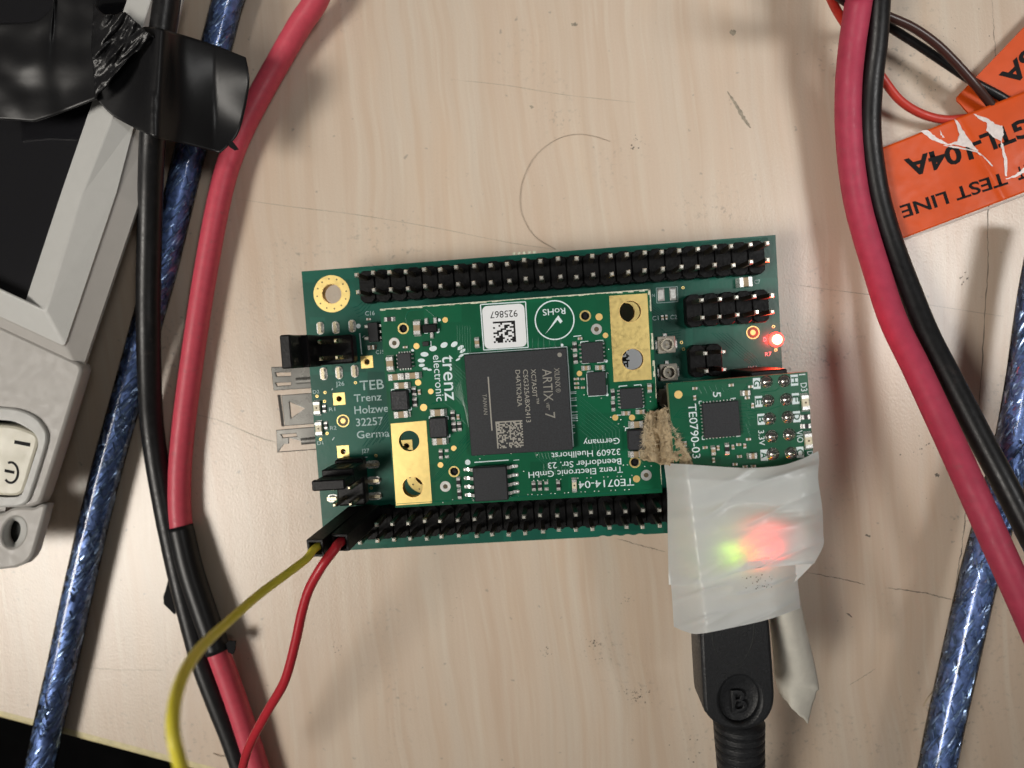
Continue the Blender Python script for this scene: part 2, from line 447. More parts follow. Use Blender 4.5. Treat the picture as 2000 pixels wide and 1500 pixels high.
DEF = {
 'desk': mat_desk,
 'edge_band': lambda n: pm(n, (.66, .58, .33), .45, var=.12, vs_=.6),
 'floor': lambda n: pm(n, (.006, .006, .007), .9, var=.3, vs_=.01),
 'stain': lambda n: pm(n, (.30, .26, .20), .6, var=.3, vs_=1.5),
 'grime': lambda n: pm(n, (.13, .115, .095), .8, var=.3, vs_=1),
 'pcb': lambda n: mat_pcb(n, (.005, .076, .052), (.008, .098, .066), .35),
 'pcb2': lambda n: mat_pcb(n, (.002, .082, .036), (.003, .106, .046), .25),
 'pcb3': lambda n: mat_pcb(n, (.003, .078, .036), (.004, .100, .046), .25),
 'track': lambda n: pm(n, (.006, .085, .062), .25, spec=.5),
 'track2': lambda n: pm(n, (.006, .115, .060), .25, spec=.5),
 'fr4': lambda n: pm(n, (.34, .34, .20), .7, var=.3, vs_=2),
 'fr4_white': lambda n: pm(n, (.62, .62, .48), .8, var=.3, vs_=3, bs=3, bd=.1),
 'gold': lambda n: pm(n, (.72, .56, .22), .4, 1.0, var=.07, vs_=.8, bs=6, bd=.012, bst=.3),
 'gold_dot': lambda n: pm(n, (.80, .56, .22), .45, 1.0, var=.06, vs_=3),
 'pin': lambda n: pm(n, (.80, .72, .52), .22, 1.0),
 'pin_shaft_shaded': lambda n: pm(n, (.30, .27, .20), .3, 1.0),  # darker copy of the pin metal, shade painted on the shaft
 'pin_tip_glint': lambda n: pm(n, (.90, .88, .80), .22, .7),  # paler copy of the pin metal, overhead glint painted on the tip
 'tin': lambda n: pm(n, (.80, .80, .78), .28, .62, var=.08, vs_=2.5, bs=1.4, bd=.05, bst=.3),
 'solder': lambda n: pm(n, (.50, .49, .47), .2, 1.0, bs=1.2, bd=.05, bst=.3),
 'tin_dull': lambda n: pm(n, (.50, .50, .48), .45, 1.0, var=.15, vs_=2.5),
 'steel': lambda n: pm(n, (.12, .118, .11), .3, .6, spec=.2, var=.25, vs_=.18),
 'plastic': lambda n: pm(n, (.006, .006, .007), .42, spec=.25, var=.4, vs_=1.5, bs=2.5, bd=.05, bst=.5),
 'plastic_hdr': lambda n: pm(n, (.005, .005, .0055), .48, spec=.17, var=.5, vs_=1.2, bs=2.2, bd=.06, bst=.6),
 'epoxy': lambda n: pm(n, (.017, .019, .023), .55, var=.35, vs_=4.5, bs=7, bd=.03, bst=.5),
 'ferrite': lambda n: pm(n, (.016, .017, .021), .5, var=.5, vs_=2.5, bs=3, bd=.08, bst=.7),
 'epoxy_mark': lambda n: pm(n, (.26, .25, .22), .6),
 'epoxy_mark2': lambda n: pm(n, (.34, .325, .285), .6),
 'silk': lambda n: pm(n, (.72, .83, .85), .5, var=.08, vs_=5),
 'silk_dim': lambda n: pm(n, (.42, .56, .56), .5, var=.12, vs_=5),
 'mlcc': lambda n: pm(n, (.36, .27, .16), .5, var=.1, vs_=2),
 'resistor': lambda n: pm(n, (.012, .012, .013), .4),
 'led_white': lambda n: pm(n, (.72, .66, .48), .35, var=.1, vs_=3),
 'led_dot': lambda n: pm(n, (.10, .07, .03), .5),
 'label_white': lambda n: pm(n, (.80, .82, .84), .42),
 'ink': lambda n: pm(n, (.010, .010, .011), .6, spec=.15),
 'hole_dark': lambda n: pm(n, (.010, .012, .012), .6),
 'via_brown': lambda n: pm(n, (.10, .08, .04), .5),
 'ufl_metal': lambda n: pm(n, (.55, .50, .40), .32, .8),
 'black_matte': lambda n: pm(n, (.010, .010, .011), .75, spec=.12),
 'ufl': lambda n: pm(n, (.55, .51, .43), .5, var=.08, vs_=2),
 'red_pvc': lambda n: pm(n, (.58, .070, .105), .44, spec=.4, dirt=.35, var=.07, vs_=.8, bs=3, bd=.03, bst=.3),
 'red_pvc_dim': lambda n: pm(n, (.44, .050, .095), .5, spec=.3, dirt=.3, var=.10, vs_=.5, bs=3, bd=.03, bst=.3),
 'black_pvc': lambda n: pm(n, (.009, .009, .010), .38, spec=.4, dirt=.12, var=.3, vs_=.8, bs=3.5, bd=.03, bst=.45),
 'red_wire': lambda n: pm(n, (.45, .018, .030), .36, var=.06, vs_=1),
 'orange_wire': lambda n: pm(n, (.55, .045, .030), .42, var=.08, vs_=1),
 'yellow_wire': lambda n: pm(n, (.90, .78, .07), .42, var=.05, vs_=1),
 'brown_wire': lambda n: pm(n, (.050, .022, .018), .34),
 'jacket': mat_jacket,
 'braid': lambda n: pm(n, (.74, .82, .95), .32, 1.0, var=.2, vs_=1.5),
 'foil': lambda n: pm(n, (.33, .42, .66), .42, .4, var=.5, vs_=.9, bs=1.6, bd=.12, bst=.6),
 'case': lambda n: pm(n, (.46, .44, .415), .5, var=.02, vs_=.4, bs=3, bd=.018, bst=.5),
 'case_lit': lambda n: pm(n, (.55, .55, .53), .48, var=.02, vs_=.5, bs=3, bd=.018, bst=.4),  # paler copy of the case plastic, light on facets and edges painted in
 'button': lambda n: pm(n, (.66, .63, .52), .4, var=.06, vs_=.3),
 'screen': mat_device_screen,
 'black_tape': lambda n: pm(n, (.008, .008, .009), .38, spec=.4, bs=.6, bd=.06, bst=.3),
 'black_tape_rough': lambda n: pm(n, (.010, .010, .011), .34, spec=.4, bs=1.6, bd=.14, bst=.6),
 'white_tape': lambda n: mat_tape(n, (.76, .785, .78), .30),
 'paper_tape': lambda n: pm(n, (.62, .60, .53), .6, var=.06, vs_=.5, bs=1.5, bd=.04),
 'torn_card': lambda n: pm(n, (.42, .33, .21), .95, spec=.1, var=.35, vs_=.9, bs=2.2, bd=.4, bst=.9),
 'fibre': lambda n: pm(n, (.55, .46, .32), .9, spec=.1),
 'orange_label': lambda n: pm(n, (.70, .085, .008), .42, spec=.3, var=.06, vs_=.3, bs=.2, bd=.4, bst=.15),
 'label_back': lambda n: pm(n, (.55, .48, .44), .6),
 'flaked_glare': lambda n: pm(n, (.80, .72, .70), .35, var=.12, vs_=1.5),
 'hair': lambda n: pm(n, (.38, .31, .24), .6),
 'usb': lambda n: pm(n, (.012, .013, .015), .45, spec=.45, var=.3, vs_=2.0, bs=4.0, bd=.08, bst=.9),
 'led_red': lambda n: pm(n, (.9, .3, .2), .4, emit=(1, .012, .012), es=9),
 'led_core': lambda n: pm(n, (.9, .6, .3), .4, emit=(1, .38, .10), es=40),
 'led_orange': lambda n: pm(n, (.9, .4, .2), .4, emit=(1, .20, .006), es=30),
 'led_green': lambda n: pm(n, (.5, .9, .2), .4, emit=(.40, 1, .004), es=14),
}
def M(n):
    if n not in MATS: MATS[n] = DEF[n](n)
    return MATS[n]
random.seed(7)
# ------------------------------------------------------------------ desk and floor
e0, e1 = W(0, 1405, 0), W(345, 1497, 0)
ed = (e1 - e0); ed.z = 0; ed.normalize(); en = Vector((-ed.y, ed.x, 0))     # en points into the desk
def desk_pt(a, b, z): 
    q = e0 + ed * a + en * b; return (q.x, q.y, z)
BW = 1.7
g = G(); g.prism([desk_pt(a, b, 0)[:2] for a, b in ((-420, BW), (520, BW), (520, 560), (-420, 560))], -22, 0)
desk = g.build('desk_top', 'desk'); tag(desk, 'pale wood-grain laminate desk top, worn and stained', kind='structure')
v = []; prof = [(BW, -22), (BW, -.05), (.8, -.1), (.25, -.35), (0, -.9), (0, -22)]
for a in (-420, 520): v += [desk_pt(a, b, z) for b, z in prof]
mk('edge_band', v, [[i, i + 1, 7 + i, 6 + i] for i in range(5)] + [[5, 0, 6, 11], [0, 1, 2, 3, 4, 5], [11, 10, 9, 8, 7, 6]], 'edge_band', desk)
g = G(); g.prism([(-1500, -1500), (1500, -1500), (1500, 1500), (-1500, 1500)], -705, -700)
tag(g.build('floor', 'floor'), 'dark floor under the desk edge', kind='structure')

def scratch(pts, w, name='crack', mat='grime', per=5, jit=.12):
    """thin dark crack in the laminate"""
    P = catmull([W(x, y, 0) for x, y in pts], per); v = []; f = []
    for i, p in enumerate(P):
        d = (P[min(i+1, len(P)-1)] - P[max(i-1, 0)]).normalized(); n = Vector((-d.y, d.x, 0))
        ww = w / 2 * (0.5 + random.random()) * min(1, 4 * i / len(P) + .2, 4 * (1 - i / len(P)) + .2)
        j = n * random.uniform(-jit, jit)
        v += [p + j + n * ww + Vector((0, 0, .015)), p + j - n * ww + Vector((0, 0, .015))]
    f = [[2*i, 2*i+1, 2*i+3, 2*i+2] for i in range(len(P) - 1)]
    return mk(name, v, f, mat, desk)
scratch([(1938, -5), (1941, 60), (1945, 110), (1944, 150), (1930, 400), (1929, 520), (1922, 640), (1915, 760), (1905, 880), (1888, 980), (1880, 1060), (1870, 1120), (1862, 1180), (1855, 1210)], .13, per=9, jit=.1)
scratch([(1575, 1118), (1640, 1130), (1690, 1142)], .13, per=14, jit=.08); scratch([(1728, 1148), (1800, 1157), (1840, 1167), (1860, 1170)], .16, per=14, jit=.08)
scratch([(1205, 1052), (1250, 1065), (1300, 1078)], .11, per=12, jit=.08); scratch([(445, 385), (540, 400), (700, 420), (860, 447), (990, 473), (1090, 488)], .07, 'crack', 'stain', 5, .02)
scratch([(880, 155), (990, 167), (1110, 186), (1240, 200)], .06, 'crack', 'stain', 5, .02); scratch([(1530, 552), (1600, 563), (1700, 576), (1830, 598), (1960, 618)], .07, 'crack', 'stain', 5, .02)
scratch([(384, 810), (430, 822), (500, 852), (540, 864)], .1, 'crack', 'stain', 5, .02)
scratch([(150, 1302), (230, 1308), (320, 1309)], .05, 'crack', 'stain', 5, .02)
scratch([(1655, 1340), (1680, 1325), (1710, 1306)], .08, 'crack', 'stain', 10, .05); scratch([(1653, 1197), (1664, 1206)], .2)
scratch([(1420, 178), (1438, 205), (1452, 230), (1466, 250)], .5, 'burn_mark', 'stain', 6, .03)
scratch([(1425, 62), (1437, 64)], .7, 'burn_mark', 'stain'); scratch([(1115, 47), (1128, 49)], .6, 'burn_mark', 'stain'); scratch([(1037, 212), (1040, 207)], .5, 'burn_mark', 'stain')
scratch([(1690, 1044), (1700, 1047)], .35, 'speck'); scratch([(1826, 926), (1834, 930)], .6, 'speck')

# speckled dirt: many small flat flecks (uncountable)
g = G()
def flecks(cx, cy_, n, sx, sy, r0, r1):
    for _ in range(n):
        x = random.gauss(cx, sx); y = random.gauss(cy_, sy); r = random.uniform(r0, r1)
        p = W(x, y, 0); k = random.randint(4, 6); a0 = random.random() * 6
        pts = [(p.x + r * random.uniform(.5, 1.1) * math.cos(a0 + 6.283 * i / k), p.y + r * random.uniform(.5, 1.1) * math.sin(a0 + 6.283 * i / k), .012) for i in range(k)]
        g.add(pts, [list(range(k))])
flecks(1065, 1276, 16, 9, 7, .04, .16); flecks(1155, 1262, 26, 16, 16, .03, .12); flecks(1163, 1257, 12, 6, 4, .08, .2)
flecks(1247, 1359, 45, 14, 8, .04, .2); flecks(1225, 1170, 14, 9, 8, .04, .13); flecks(660, 1270, 10, 10, 6, .04, .15)
flecks(1810, 880, 16, 20, 12, .05, .2); flecks(1345, 1463, 14, 20, 22, .05, .2); flecks(1880, 540, 10, 10, 8, .05, .2)
flecks(1880, 80, 24, 40, 40, .03, .12); flecks(885, 1180, 10, 6, 20, .04, .1); flecks(1000, 1200, 40, 260, 120, .02, .06); flecks(200, 1250, 25, 120, 60, .03, .1)
flecks(1240, 280, 12, 8, 8, .05, .2); flecks(1775, 1000, 30, 90, 130, .03, .09)
tag(g.build('grime_flecks', 'grime', fix=False), 'dark grime flecks scattered over the desk laminate', 'grime', kind='stuff')

hp = cpath([(1192, 276, .12), (1160, 266, .2), (1125, 262, .3), (1085, 273, .3), (1045, 305, .3), (1022, 350, .25), (1016, 390, .2), (1022, 425, .2), (1045, 462, .2), (1085, 487, .2)])
tag(tube('hair_strand', hp, .042, 'hair', n=6), 'single curved hair lying on the desk above the board', 'hair')
hp = cpath([(1804, 1380, .15), (1812, 1365, .6), (1826, 1347, .8)])
tag(tube('lint_fibre', hp, .1, 'fibre', n=6), 'short pale lint fibre beside the blue cable at right', 'fibre')
hp = cpath([(416, 1472, .12), (432, 1477, .2), (447, 1475, .2), (456, 1467, .2)])
tag(tube('hair_strand', hp, .06, 'hair', n=6), 'short dark curved hair at the bottom by the left red cable', 'hair')

# ------------------------------------------------------------------ cables
def cable(name, pts, r, mat, label, cat='cable', group=None, n=22):
    c = tube(name, cpath(pts), r, mat, n=n)
    return tag(c, label, cat, group)
cable('power_cable', [(640, -60, 6), (618, 0, 5), (585, 50, 4), (540, 128, 3), (500, 200, 3), (468, 265, 3), (442, 335, 3), (422, 420, 3), (402, 530, 2.6), (386, 630, 2.4), (371, 735, 2.2), (358, 840, 2.2), (351, 930, 2.2), (353, 1020, 2.3), (372, 1110, 3.0), (398, 1190, 3.2), (425, 1270, 3.4), (447, 1330, 3.2), (472, 1402, 3.0), (500, 1490, 2.6), (520, 1560, 2.6)],
      1.95, 'red_pvc', 'red cable on the left of the board, bundled with black tape')
cable('power_cable', [(330, -60, 16.5), (326, 0, 16.5), (318, 60, 16.2), (307, 150, 15.6), (301, 230, 14.5), (297, 290, 13), (294, 370, 10.5), (292, 460, 8.5), (290, 560, 7.2), (290, 650, 6.5), (292, 740, 4.8), (296, 820, 3), (306, 900, 2.2), (320, 980, 2), (336, 1060, 2), (354, 1140, 2), (372, 1210, 2), (394, 1290, 2), (424, 1370, 2), (452, 1440, 1.9), (480, 1520, 1.8)],
      1.95, 'black_pvc', 'black cable on the left running from the taped device beside the red cable')
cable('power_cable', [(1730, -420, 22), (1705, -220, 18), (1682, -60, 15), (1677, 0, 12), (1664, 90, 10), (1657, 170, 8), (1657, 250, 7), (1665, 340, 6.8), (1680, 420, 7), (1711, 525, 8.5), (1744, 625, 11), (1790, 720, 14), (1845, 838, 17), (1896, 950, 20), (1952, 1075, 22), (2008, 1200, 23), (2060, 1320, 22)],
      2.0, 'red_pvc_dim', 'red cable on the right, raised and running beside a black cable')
cable('power_cable', [(1770, -420, 20), (1745, -220, 16), (1720, -60, 13), (1716, 0, 11), (1711, 80, 9), (1702, 160, 7.5), (1698, 240, 6.8), (1703, 310, 6.4), (1718, 395, 6.4), (1745, 485, 7.2), (1779, 575, 9), (1812, 655, 11), (1858, 745, 13.5), (1912, 850, 16), (1962, 945, 18), (2020, 1060, 19.5), (2080, 1180, 20)],
      1.75, 'black_pvc', 'black cable on the right, lying along the raised red cable')

# tape sleeve that bundles the left pair
sl = empty('black_tape_wrap', W(385, 1150, 0), 'glossy black electrical tape wrapped round the left red cable', 'tape')
tube('wrap', cpath([(352, 1028, 2.5), (371, 1110, 3.1), (397, 1190, 3.3), (426, 1272, 3.5)], 10), 2.2, 'black_tape', sl, n=24)
def ragged(px_pts, z, th): 
    g = G(); g.prism(pw(px_pts, z), z - th, z); return g
ragged([(330, 1125), (337, 1140), (348, 1195), (340, 1200), (320, 1180), (319, 1165), (324, 1150)], 1.2, .25).build('torn_end', 'black_matte', sl)
ragged([(440, 1258), (448, 1252), (460, 1253), (459, 1270), (455, 1278), (446, 1275)], 4.2, .3).build('torn_end', 'black_matte', sl)

# clear blue cables with a braided screen inside
def blue_cable(pts, r, label, tw):
    root = empty('shielded_cable', W(*pts[len(pts) // 2]), label, 'cable', 'clear blue shielded cables')
    P = cpath(pts, 10)
    tube('jacket', P, r, 'jacket', root, n=28)
    core = tube('foil_core', P, r * .70, 'foil', root, n=20)
    # braid: helical ribbons, both ways round
    fr = frames(P); L = [0]
    for a, b in zip(P, P[1:]): L.append(L[-1] + (b - a).length)
    v = []; f = []
    for k in range(int(L[-1] * 14)):
        s = random.uniform(0, L[-1] - 5); ln = random.uniform(.8, 3.6); ph = random.uniform(0, 6.283)
        sgn = 1 if random.random() < .8 else -1; rr = r * random.uniform(.74, .9); wdt = random.uniform(.04, .13); i = 0
        while L[i + 1] < s: i += 1
        prev = None; tl = random.uniform(-.12, .12); q0 = s
        while s < q0 + ln:
            while L[i + 1] < s: i += 1
            t = (s - L[i]) / (L[i+1] - L[i]); p = P[i].lerp(P[i+1], t); a, b = fr[i]
            an = ph + sgn * 2 * math.pi * (s - q0) / tw; e = wdt / rr
            A = p + (a * math.cos(an - e) + b * math.sin(an - e)) * rr * (1 - tl)
            B = p + (a * math.cos(an + e) + b * math.sin(an + e)) * rr * (1 + tl)
            v += [A, B]; n = len(v)
            if prev is not None: f.append([prev, prev + 1, n - 1, n - 2])
            prev = n - 2; s += .6
    br = mk('braid', v, f, 'braid', root, fix=False); br['kind'] = 'stuff'
    return root
blue_cable([(468, -60, 3), (446, 0, 2.6), (428, 70, 2.6), (398, 190, 2.6), (368, 310, 2.6), (342, 420, 2.6), (318, 520, 2.6), (290, 620, 2.6), (263, 720, 2.6), (238, 810, 2.6), (212, 905, 2.6), (187, 1005, 2.6), (164, 1105, 2.6), (145, 1190, 2.6), (124, 1290, 2.6), (101, 1390, 2.6), (80, 1490, 2.6), (62, 1580, 2.6)],
           2.55, 'clear blue cable on the left of the red one, silvery braid showing', 26)
blue_cable([(2060, 420, 8), (2034, 540, 8), (2018, 640, 8), (2004, 740, 8), (1984, 850, 7.5), (1962, 940, 7.5), (1938, 1030, 7.5), (1912, 1125, 7.5), (1890, 1220, 7.5), (1868, 1320, 7.5), (1848, 1410, 7.5), (1830, 1500, 7.5), (1812, 1590, 7)],
           2.75, 'clear blue cable at the lower right edge, dark braid showing', 34)

# thin wires of the orange-tagged lead
cable('signal_wire', [(1560, -160, 26), (1600, -60, 16), (1622, -5, 11), (1643, 35, 8), (1682, 92, 6), (1720, 147, 5), (1755, 193, 4), (1795, 220, 3.2), (1840, 233, 3), (1885, 231, 3), (1940, 222, 3), (2010, 210, 3)], .68, 'orange_wire', 'thin orange-red wire curving behind the right red cable', 'wire', n=12)
cable('signal_wire', [(1590, -90, 20), (1640, -30, 14), (1690, 10, 9), (1731, 30, 7.5), (1782, 53, 7), (1828, 85, 6.5), (1868, 124, 6), (1905, 166, 5.5), (1937, 206, 4.2), (1965, 240, 3.2), (2010, 290, 3)], .66, 'brown_wire', 'thin brown wire arching to the orange tags', 'wire', n=12)
cable('signal_wire', [(1570, -60, 18), (1640, -5, 12), (1690, 25, 7), (1731, 49, 5), (1790, 86, 4.4), (1850, 126, 4), (1900, 159, 4), (1950, 186, 4), (2010, 222, 3.6)], .68, 'black_pvc', 'thin black wire below the brown wire by the orange tags', 'wire', n=12)

# orange cable tags -----------------------------------------------
def tag_sheet(root, pts_top, pts_bot, zf):
    s = sheet('label_strip', pts_top, pts_bot, [pts_top[0], pts_bot[0]], [pts_top[-1], pts_bot[-1]], zf, ['orange_label'], root, 80, 40, .14)
    return s
def ztag(x, y):
    s = (x - 1700) / 350
    return 3.4 + 2.2 * s + .22 * math.sin((x * .8 + y * .5) / 38) * max(0, min(1, s * 1.6)) + .35 * math.exp(-abs((x - 1893) * .86 - (y - 270) * .5) / 9) * (s > .3)
z1 = lambda s, t, x, y: ztag(x, y)
r = empty('cable_tag', W(1850, 330, 0), 'orange cable tag reading TEST LINE, creased and flaking', 'label')
tag_sheet(r, [(1690, 301), (1760, 274), (1875, 228), (2060, 156)], [(1742, 474), (1800, 452), (2000, 376), (2110, 333)], z1)
g = G(); 
for P in ([(1757, 469), (2000, 379), (2050, 360), (2050, 363), (2000, 383), (1758, 473)],): g.add([W(x, y, ztag(x, y) - .2) for x, y in P], [list(range(len(P)))])
g.build('paper_edge', 'label_back', r)
def flat_text(root, s, p0, p1, h, z, mat, fat, name, lift=.03, zf=None):
    return text(root, s, p0, p1, h, z, mat, fat, name, lift)
text_on(r, 'TEST LINE', (1962, 336), (1757, 403), 24, ztag, 'ink', .02)
text_on(r, '104A', (1893, 276), (1765, 313), 34, ztag, 'ink', .03)
text_on(r, 'GTL-', (2012, 228), (1896, 272), 34, ztag, 'ink', .03)
text_on(r, 'IT', (2003, 322), (1982, 329), 24, ztag, 'ink', .02)
g = G()  # white patches: flaked print and creases, with their glare painted in
for P in ([(1797, 256), (1812, 254), (1828, 268), (1845, 277), (1860, 285), (1838, 280), (1818, 272)],
          [(1864, 233), (1870, 236), (1886, 263), (1905, 288), (1912, 296), (1888, 287), (1862, 282), (1842, 284), (1870, 276), (1874, 262)],
          [(1842, 284), (1870, 286), (1908, 294), (1925, 308), (1940, 324), (1936, 324), (1920, 306), (1905, 297), (1866, 289)],
          [(1901, 222), (1915, 227), (1930, 232), (1946, 243), (1958, 246), (1961, 262), (1955, 275), (1940, 268), (1926, 255), (1928, 240), (1912, 232)],
          [(1955, 272), (1960, 285), (1967, 310), (1967, 345), (1963, 343), (1961, 310), (1955, 287)],
          [(1964, 349), (1985, 340), (2002, 326), (2002, 336), (1988, 344), (1968, 350)],
          [(1836, 253), (1840, 262), (1845, 268), (1842, 269), (1837, 262)]):
    Q = []
    for (xa, ya), (xb, yb) in zip(P, P[1:] + P[:1]):
        for k in range(5): Q.append((xa + (xb - xa) * k / 5 + random.uniform(-1, 1) * (k > 0), ya + (yb - ya) * k / 5 + random.uniform(-1, 1) * (k > 0)))
    g.add([W(x, y, ztag(x, y) + .06) for x, y in Q], [list(range(len(Q)))])
o = g.build('flaked_print_glare', 'flaked_glare', r)
if sum(p.normal.z for p in o.data.polygons) < 0: o.data.flip_normals()
o['kind'] = 'stuff'
r2 = empty('cable_tag', W(1960, 150, 0), 'orange cable tag at the right edge with a rounded corner, under the larger tag', 'label')
g = G(); g.prism(pw([(1869, 190), (1877, 181), (1905, 152), (1960, 95), (2060, -10), (2160, 90), (1960, 300), (1905, 236), (1876, 203), (1870, 197)], 2.6), 2.3, 2.6)
g.build('label_strip', 'orange_label', r2)
text(r2, 'GTL-106A', (2160, -60), (1951, 148), 36, 2.6, 'ink', .03, 'printed_text', .03)

# ------------------------------------------------------------------ bench device at the left
dev = empty('power_supply', W(60, 700, 0), 'grey plastic bench device with dark screen and power button at the left edge', 'power supply')
def loft(name, rows, mat, parent, smooth=False, m=None):
    n = len(rows[0][0]); v = []; f = []
    for pts, z in rows:
        zz = z if isinstance(z, (list, tuple)) else [z] * n
        v += [W(x, y, q) for (x, y), q in zip(pts, zz)]
    for j in range(len(rows) - 1):
        f += [[j*n+i, j*n+i+1, (j+1)*n+i+1, (j+1)*n+i] for i in range(n - 1)]
    return mk(name, v, f, mat, parent, smooth=smooth)
def corner(a, b, c, k=.12, n=6):
    """polyline a-b-c with b rounded"""
    a, b, c = Vector(a), Vector(b), Vector(c); p = b.lerp(a, k); q = b.lerp(c, k)
    return [tuple(a)] + [tuple(p.lerp(b, t / n).lerp(b.lerp(q, t / n), t / n)) for t in range(n + 1)] + [tuple(c)]
def dline(pts, k, n=6):
    """polyline whose last-but-one vertex is rounded"""
    return pts[:-3] + corner(pts[-3], pts[-2], pts[-1], k, n)
D4 = dline([(375, -70), (309, 240), (271, 407), (160, 738), (-120, 602)], .012)
D4b = dline([(372, -70), (306, 240), (268, 405), (157, 733), (-120, 598)], .016)
D3 = dline([(345, -70), (266, 240), (231, 375), (128, 680), (-120, 566)], .03)
D3b = dline([(342, -70), (263, 240), (228, 374), (126, 676), (-120, 562)], .03)
D2b = dline([(318, -70), (218, 240), (164, 376), (91, 612), (-120, 515)], .04)
D2 = dline([(315, -70), (215, 240), (161, 375), (88, 607), (-120, 511)], .045)
D2c = dline([(311, -70), (211, 238), (157, 374), (85, 603), (-120, 508)], .045)
D1 = dline([(272, -70), (180, 200), (120, 375), (50, 588), (-120, 506)], .004)
loft('front_bezel', [(D4, 9.5), (D4, 10.8), (D4b, 11.3), (D3, 13.0), (D3b, 13.3)], 'case', dev)
loft('bezel_slope', [(D3b, 13.3), (D2b, 14.7), (D2, 14.75)], 'case_lit', dev)
loft('screen_frame', [(D2, 14.75), (D2c, 14.65), (D1, 13.4), (D1, 11.6)], 'case_lit', dev)
g = G(); g.prism(pw([(-120, 500), (52, 590), (121, 376), (181, 200), (272, -70), (-120, -70)], 12.0), 11.5, 12.0); g.build('screen', 'screen', dev)
# lower control panel
pl = [(-120, 582), (0, 637), (120, 693), (150, 707), (158, 714), (160, 724), (155, 742), (118, 862), (84, 968), (76, 984), (60, 990), (40, 992), (-120, 992)]
cp = plate('control_panel', pw(pl, 12.4), [pw([(-60, 812), (0, 814), (30, 818), (62, 834), (78, 850), (82, 868), (76, 890), (52, 962), (44, 974), (30, 978), (0, 978), (-60, 974)], 12.4)], 9.6, 12.4, ['case', 'case'], dev, .55)
rim_o = smooth_line([(-60, 792), (0, 795), (38, 800), (70, 815), (88, 838), (92, 856), (86, 884), (60, 966), (48, 984), (30, 990), (0, 991), (-60, 988)], 5)
rim_i = smooth_line([(-60, 814), (0, 816), (30, 820), (60, 835), (75, 850), (79, 868), (73, 890), (50, 960), (42, 971), (30, 975), (0, 975), (-60, 971)], 5)
plate('button_surround', pw(rim_o, 12.9), [pw(rim_i, 12.9)], 11.6, 12.95, ['case_lit', 'case_lit'], cp, .35)
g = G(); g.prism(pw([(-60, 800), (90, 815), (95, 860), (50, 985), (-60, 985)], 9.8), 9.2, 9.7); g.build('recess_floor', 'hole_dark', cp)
bt = mk('power_button', *(lambda: (lambda gg: (gg.v, gg.f))((lambda gg: (gg.prism(pw(smooth_line([(-60, 826), (0, 829), (30, 832), (62, 843), (73, 852), (74, 866), (64, 900), (48, 953), (40, 965), (26, 969), (0, 968), (-60, 964)], 4), 12.6), 9.8, 12.6), gg)[1])(G())))(), 'button', cp, bevel=.5, seg=2)
def symbol(parent, name, pts, w, z, mat='ink'):
    P = [W(x, y, z) for x, y in pts]; v = []
    for i, p in enumerate(P):
        d = (P[min(i+1, len(P)-1)] - P[max(i-1, 0)]).normalized(); n = Vector((-d.y, d.x, 0)) * w / 2
        v += [p + n, p - n]
    return mk(name, v, [[2*i, 2*i+2, 2*i+3, 2*i+1] for i in range(len(P)-1)], mat, parent)
# printed marks sit on the button cap
symbol(dev, 'on_mark', [(28, 863), (59, 869)], .62, 12.63)
symbol(dev, 'standby_mark', [(9, 919), (28, 923)], .5, 12.63)
arc = [(21 + 13 * math.cos(t) * 1.35 * .8, 923 + 20 * math.sin(t)) for t in [math.radians(a) for a in range(-112, 139, 10)]]
symbol(dev, 'standby_mark', arc, .42, 12.63)
lobe = [(-120, 1010), (-20, 1008), (5, 1002), (22, 993), (40, 990), (64, 992), (78, 985), (91, 986), (84, 1015), (66, 1078), (60, 1090), (48, 1102), (28, 1110), (0, 1113), (-120, 1114)]
def ell(cx, cy_, rx, ry, a, n=24):
    c, s = math.cos(a), math.sin(a)
    return [(cx + c * rx * math.cos(t) - s * ry * math.sin(t), cy_ + s * rx * math.cos(t) + c * ry * math.sin(t)) for t in [2 * math.pi * i / n for i in range(n)]]
plate('screw_tab', pw(lobe, 11.6), [pw(ell(27, 1040, 21, 30, .35), 11.6)], 9.4, 11.6, ['case', 'case_lit'], dev, .5)
o_, i_ = ell(28, 1040, 23, 32, .35), ell(24, 1041, 15, 25, .35)
loft('screw_well', [(o_ + o_[:1], 11.55), (i_ + i_[:1], 10.2)], 'case_lit', dev, smooth=True)
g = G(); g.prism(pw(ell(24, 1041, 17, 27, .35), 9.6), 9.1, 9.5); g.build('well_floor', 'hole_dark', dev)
g = G(); g.prism(pw([(-160, -70), (290, -70), (60, 760), (0, 1060), (-160, 1060)], 9), 0, 9.3); g.build('case_base', 'case', dev)

# black adhesive tape over the device and the cables --------------
bt_root = empty('black_tape_sheet', W(250, 150, 0), 'wide black electrical tape stuck over the device and cables at top left', 'tape')
def zt(s, t, x, y):
    z = 15.8 - 3.6 * max(0, min(1, (x - 330) / 90)) ** 1.2
    z += 3.4 * math.exp(-((x - (314 - .06 * y)) / 30) ** 2)
    if x > 340: z += 1.6 * (x - 340) / 140 * math.sin(t * 5.2 + .9)
    return z + .25 * math.sin(x / 19 + y / 40) * (x < 300)
sheet('flap', smooth_line([(196, 118), (235, 70), (290, 52), (350, 66), (420, 88), (480, 112)]), smooth_line([(186, 190), (215, 222), (255, 246), (300, 267), (365, 282), (430, 298)]),
      [(196, 118), (188, 150), (186, 190)], smooth_line([(480, 112), (485, 140), (486, 165), (478, 215), (466, 258), (450, 280), (430, 298)]), zt, 'black_tape', bt_root, 60, 40, .15)
def zk(s, t, x, y):
    n = noise.noise(Vector((x * .05 + y * .03, y * .02, 0))) * 1.1 + noise.noise(Vector((x * .12 + y * .08, y * .05, 3))) * .45
    return 18.2 + n + 1.6 * math.sin(s * 2.8) - 1.2 * t
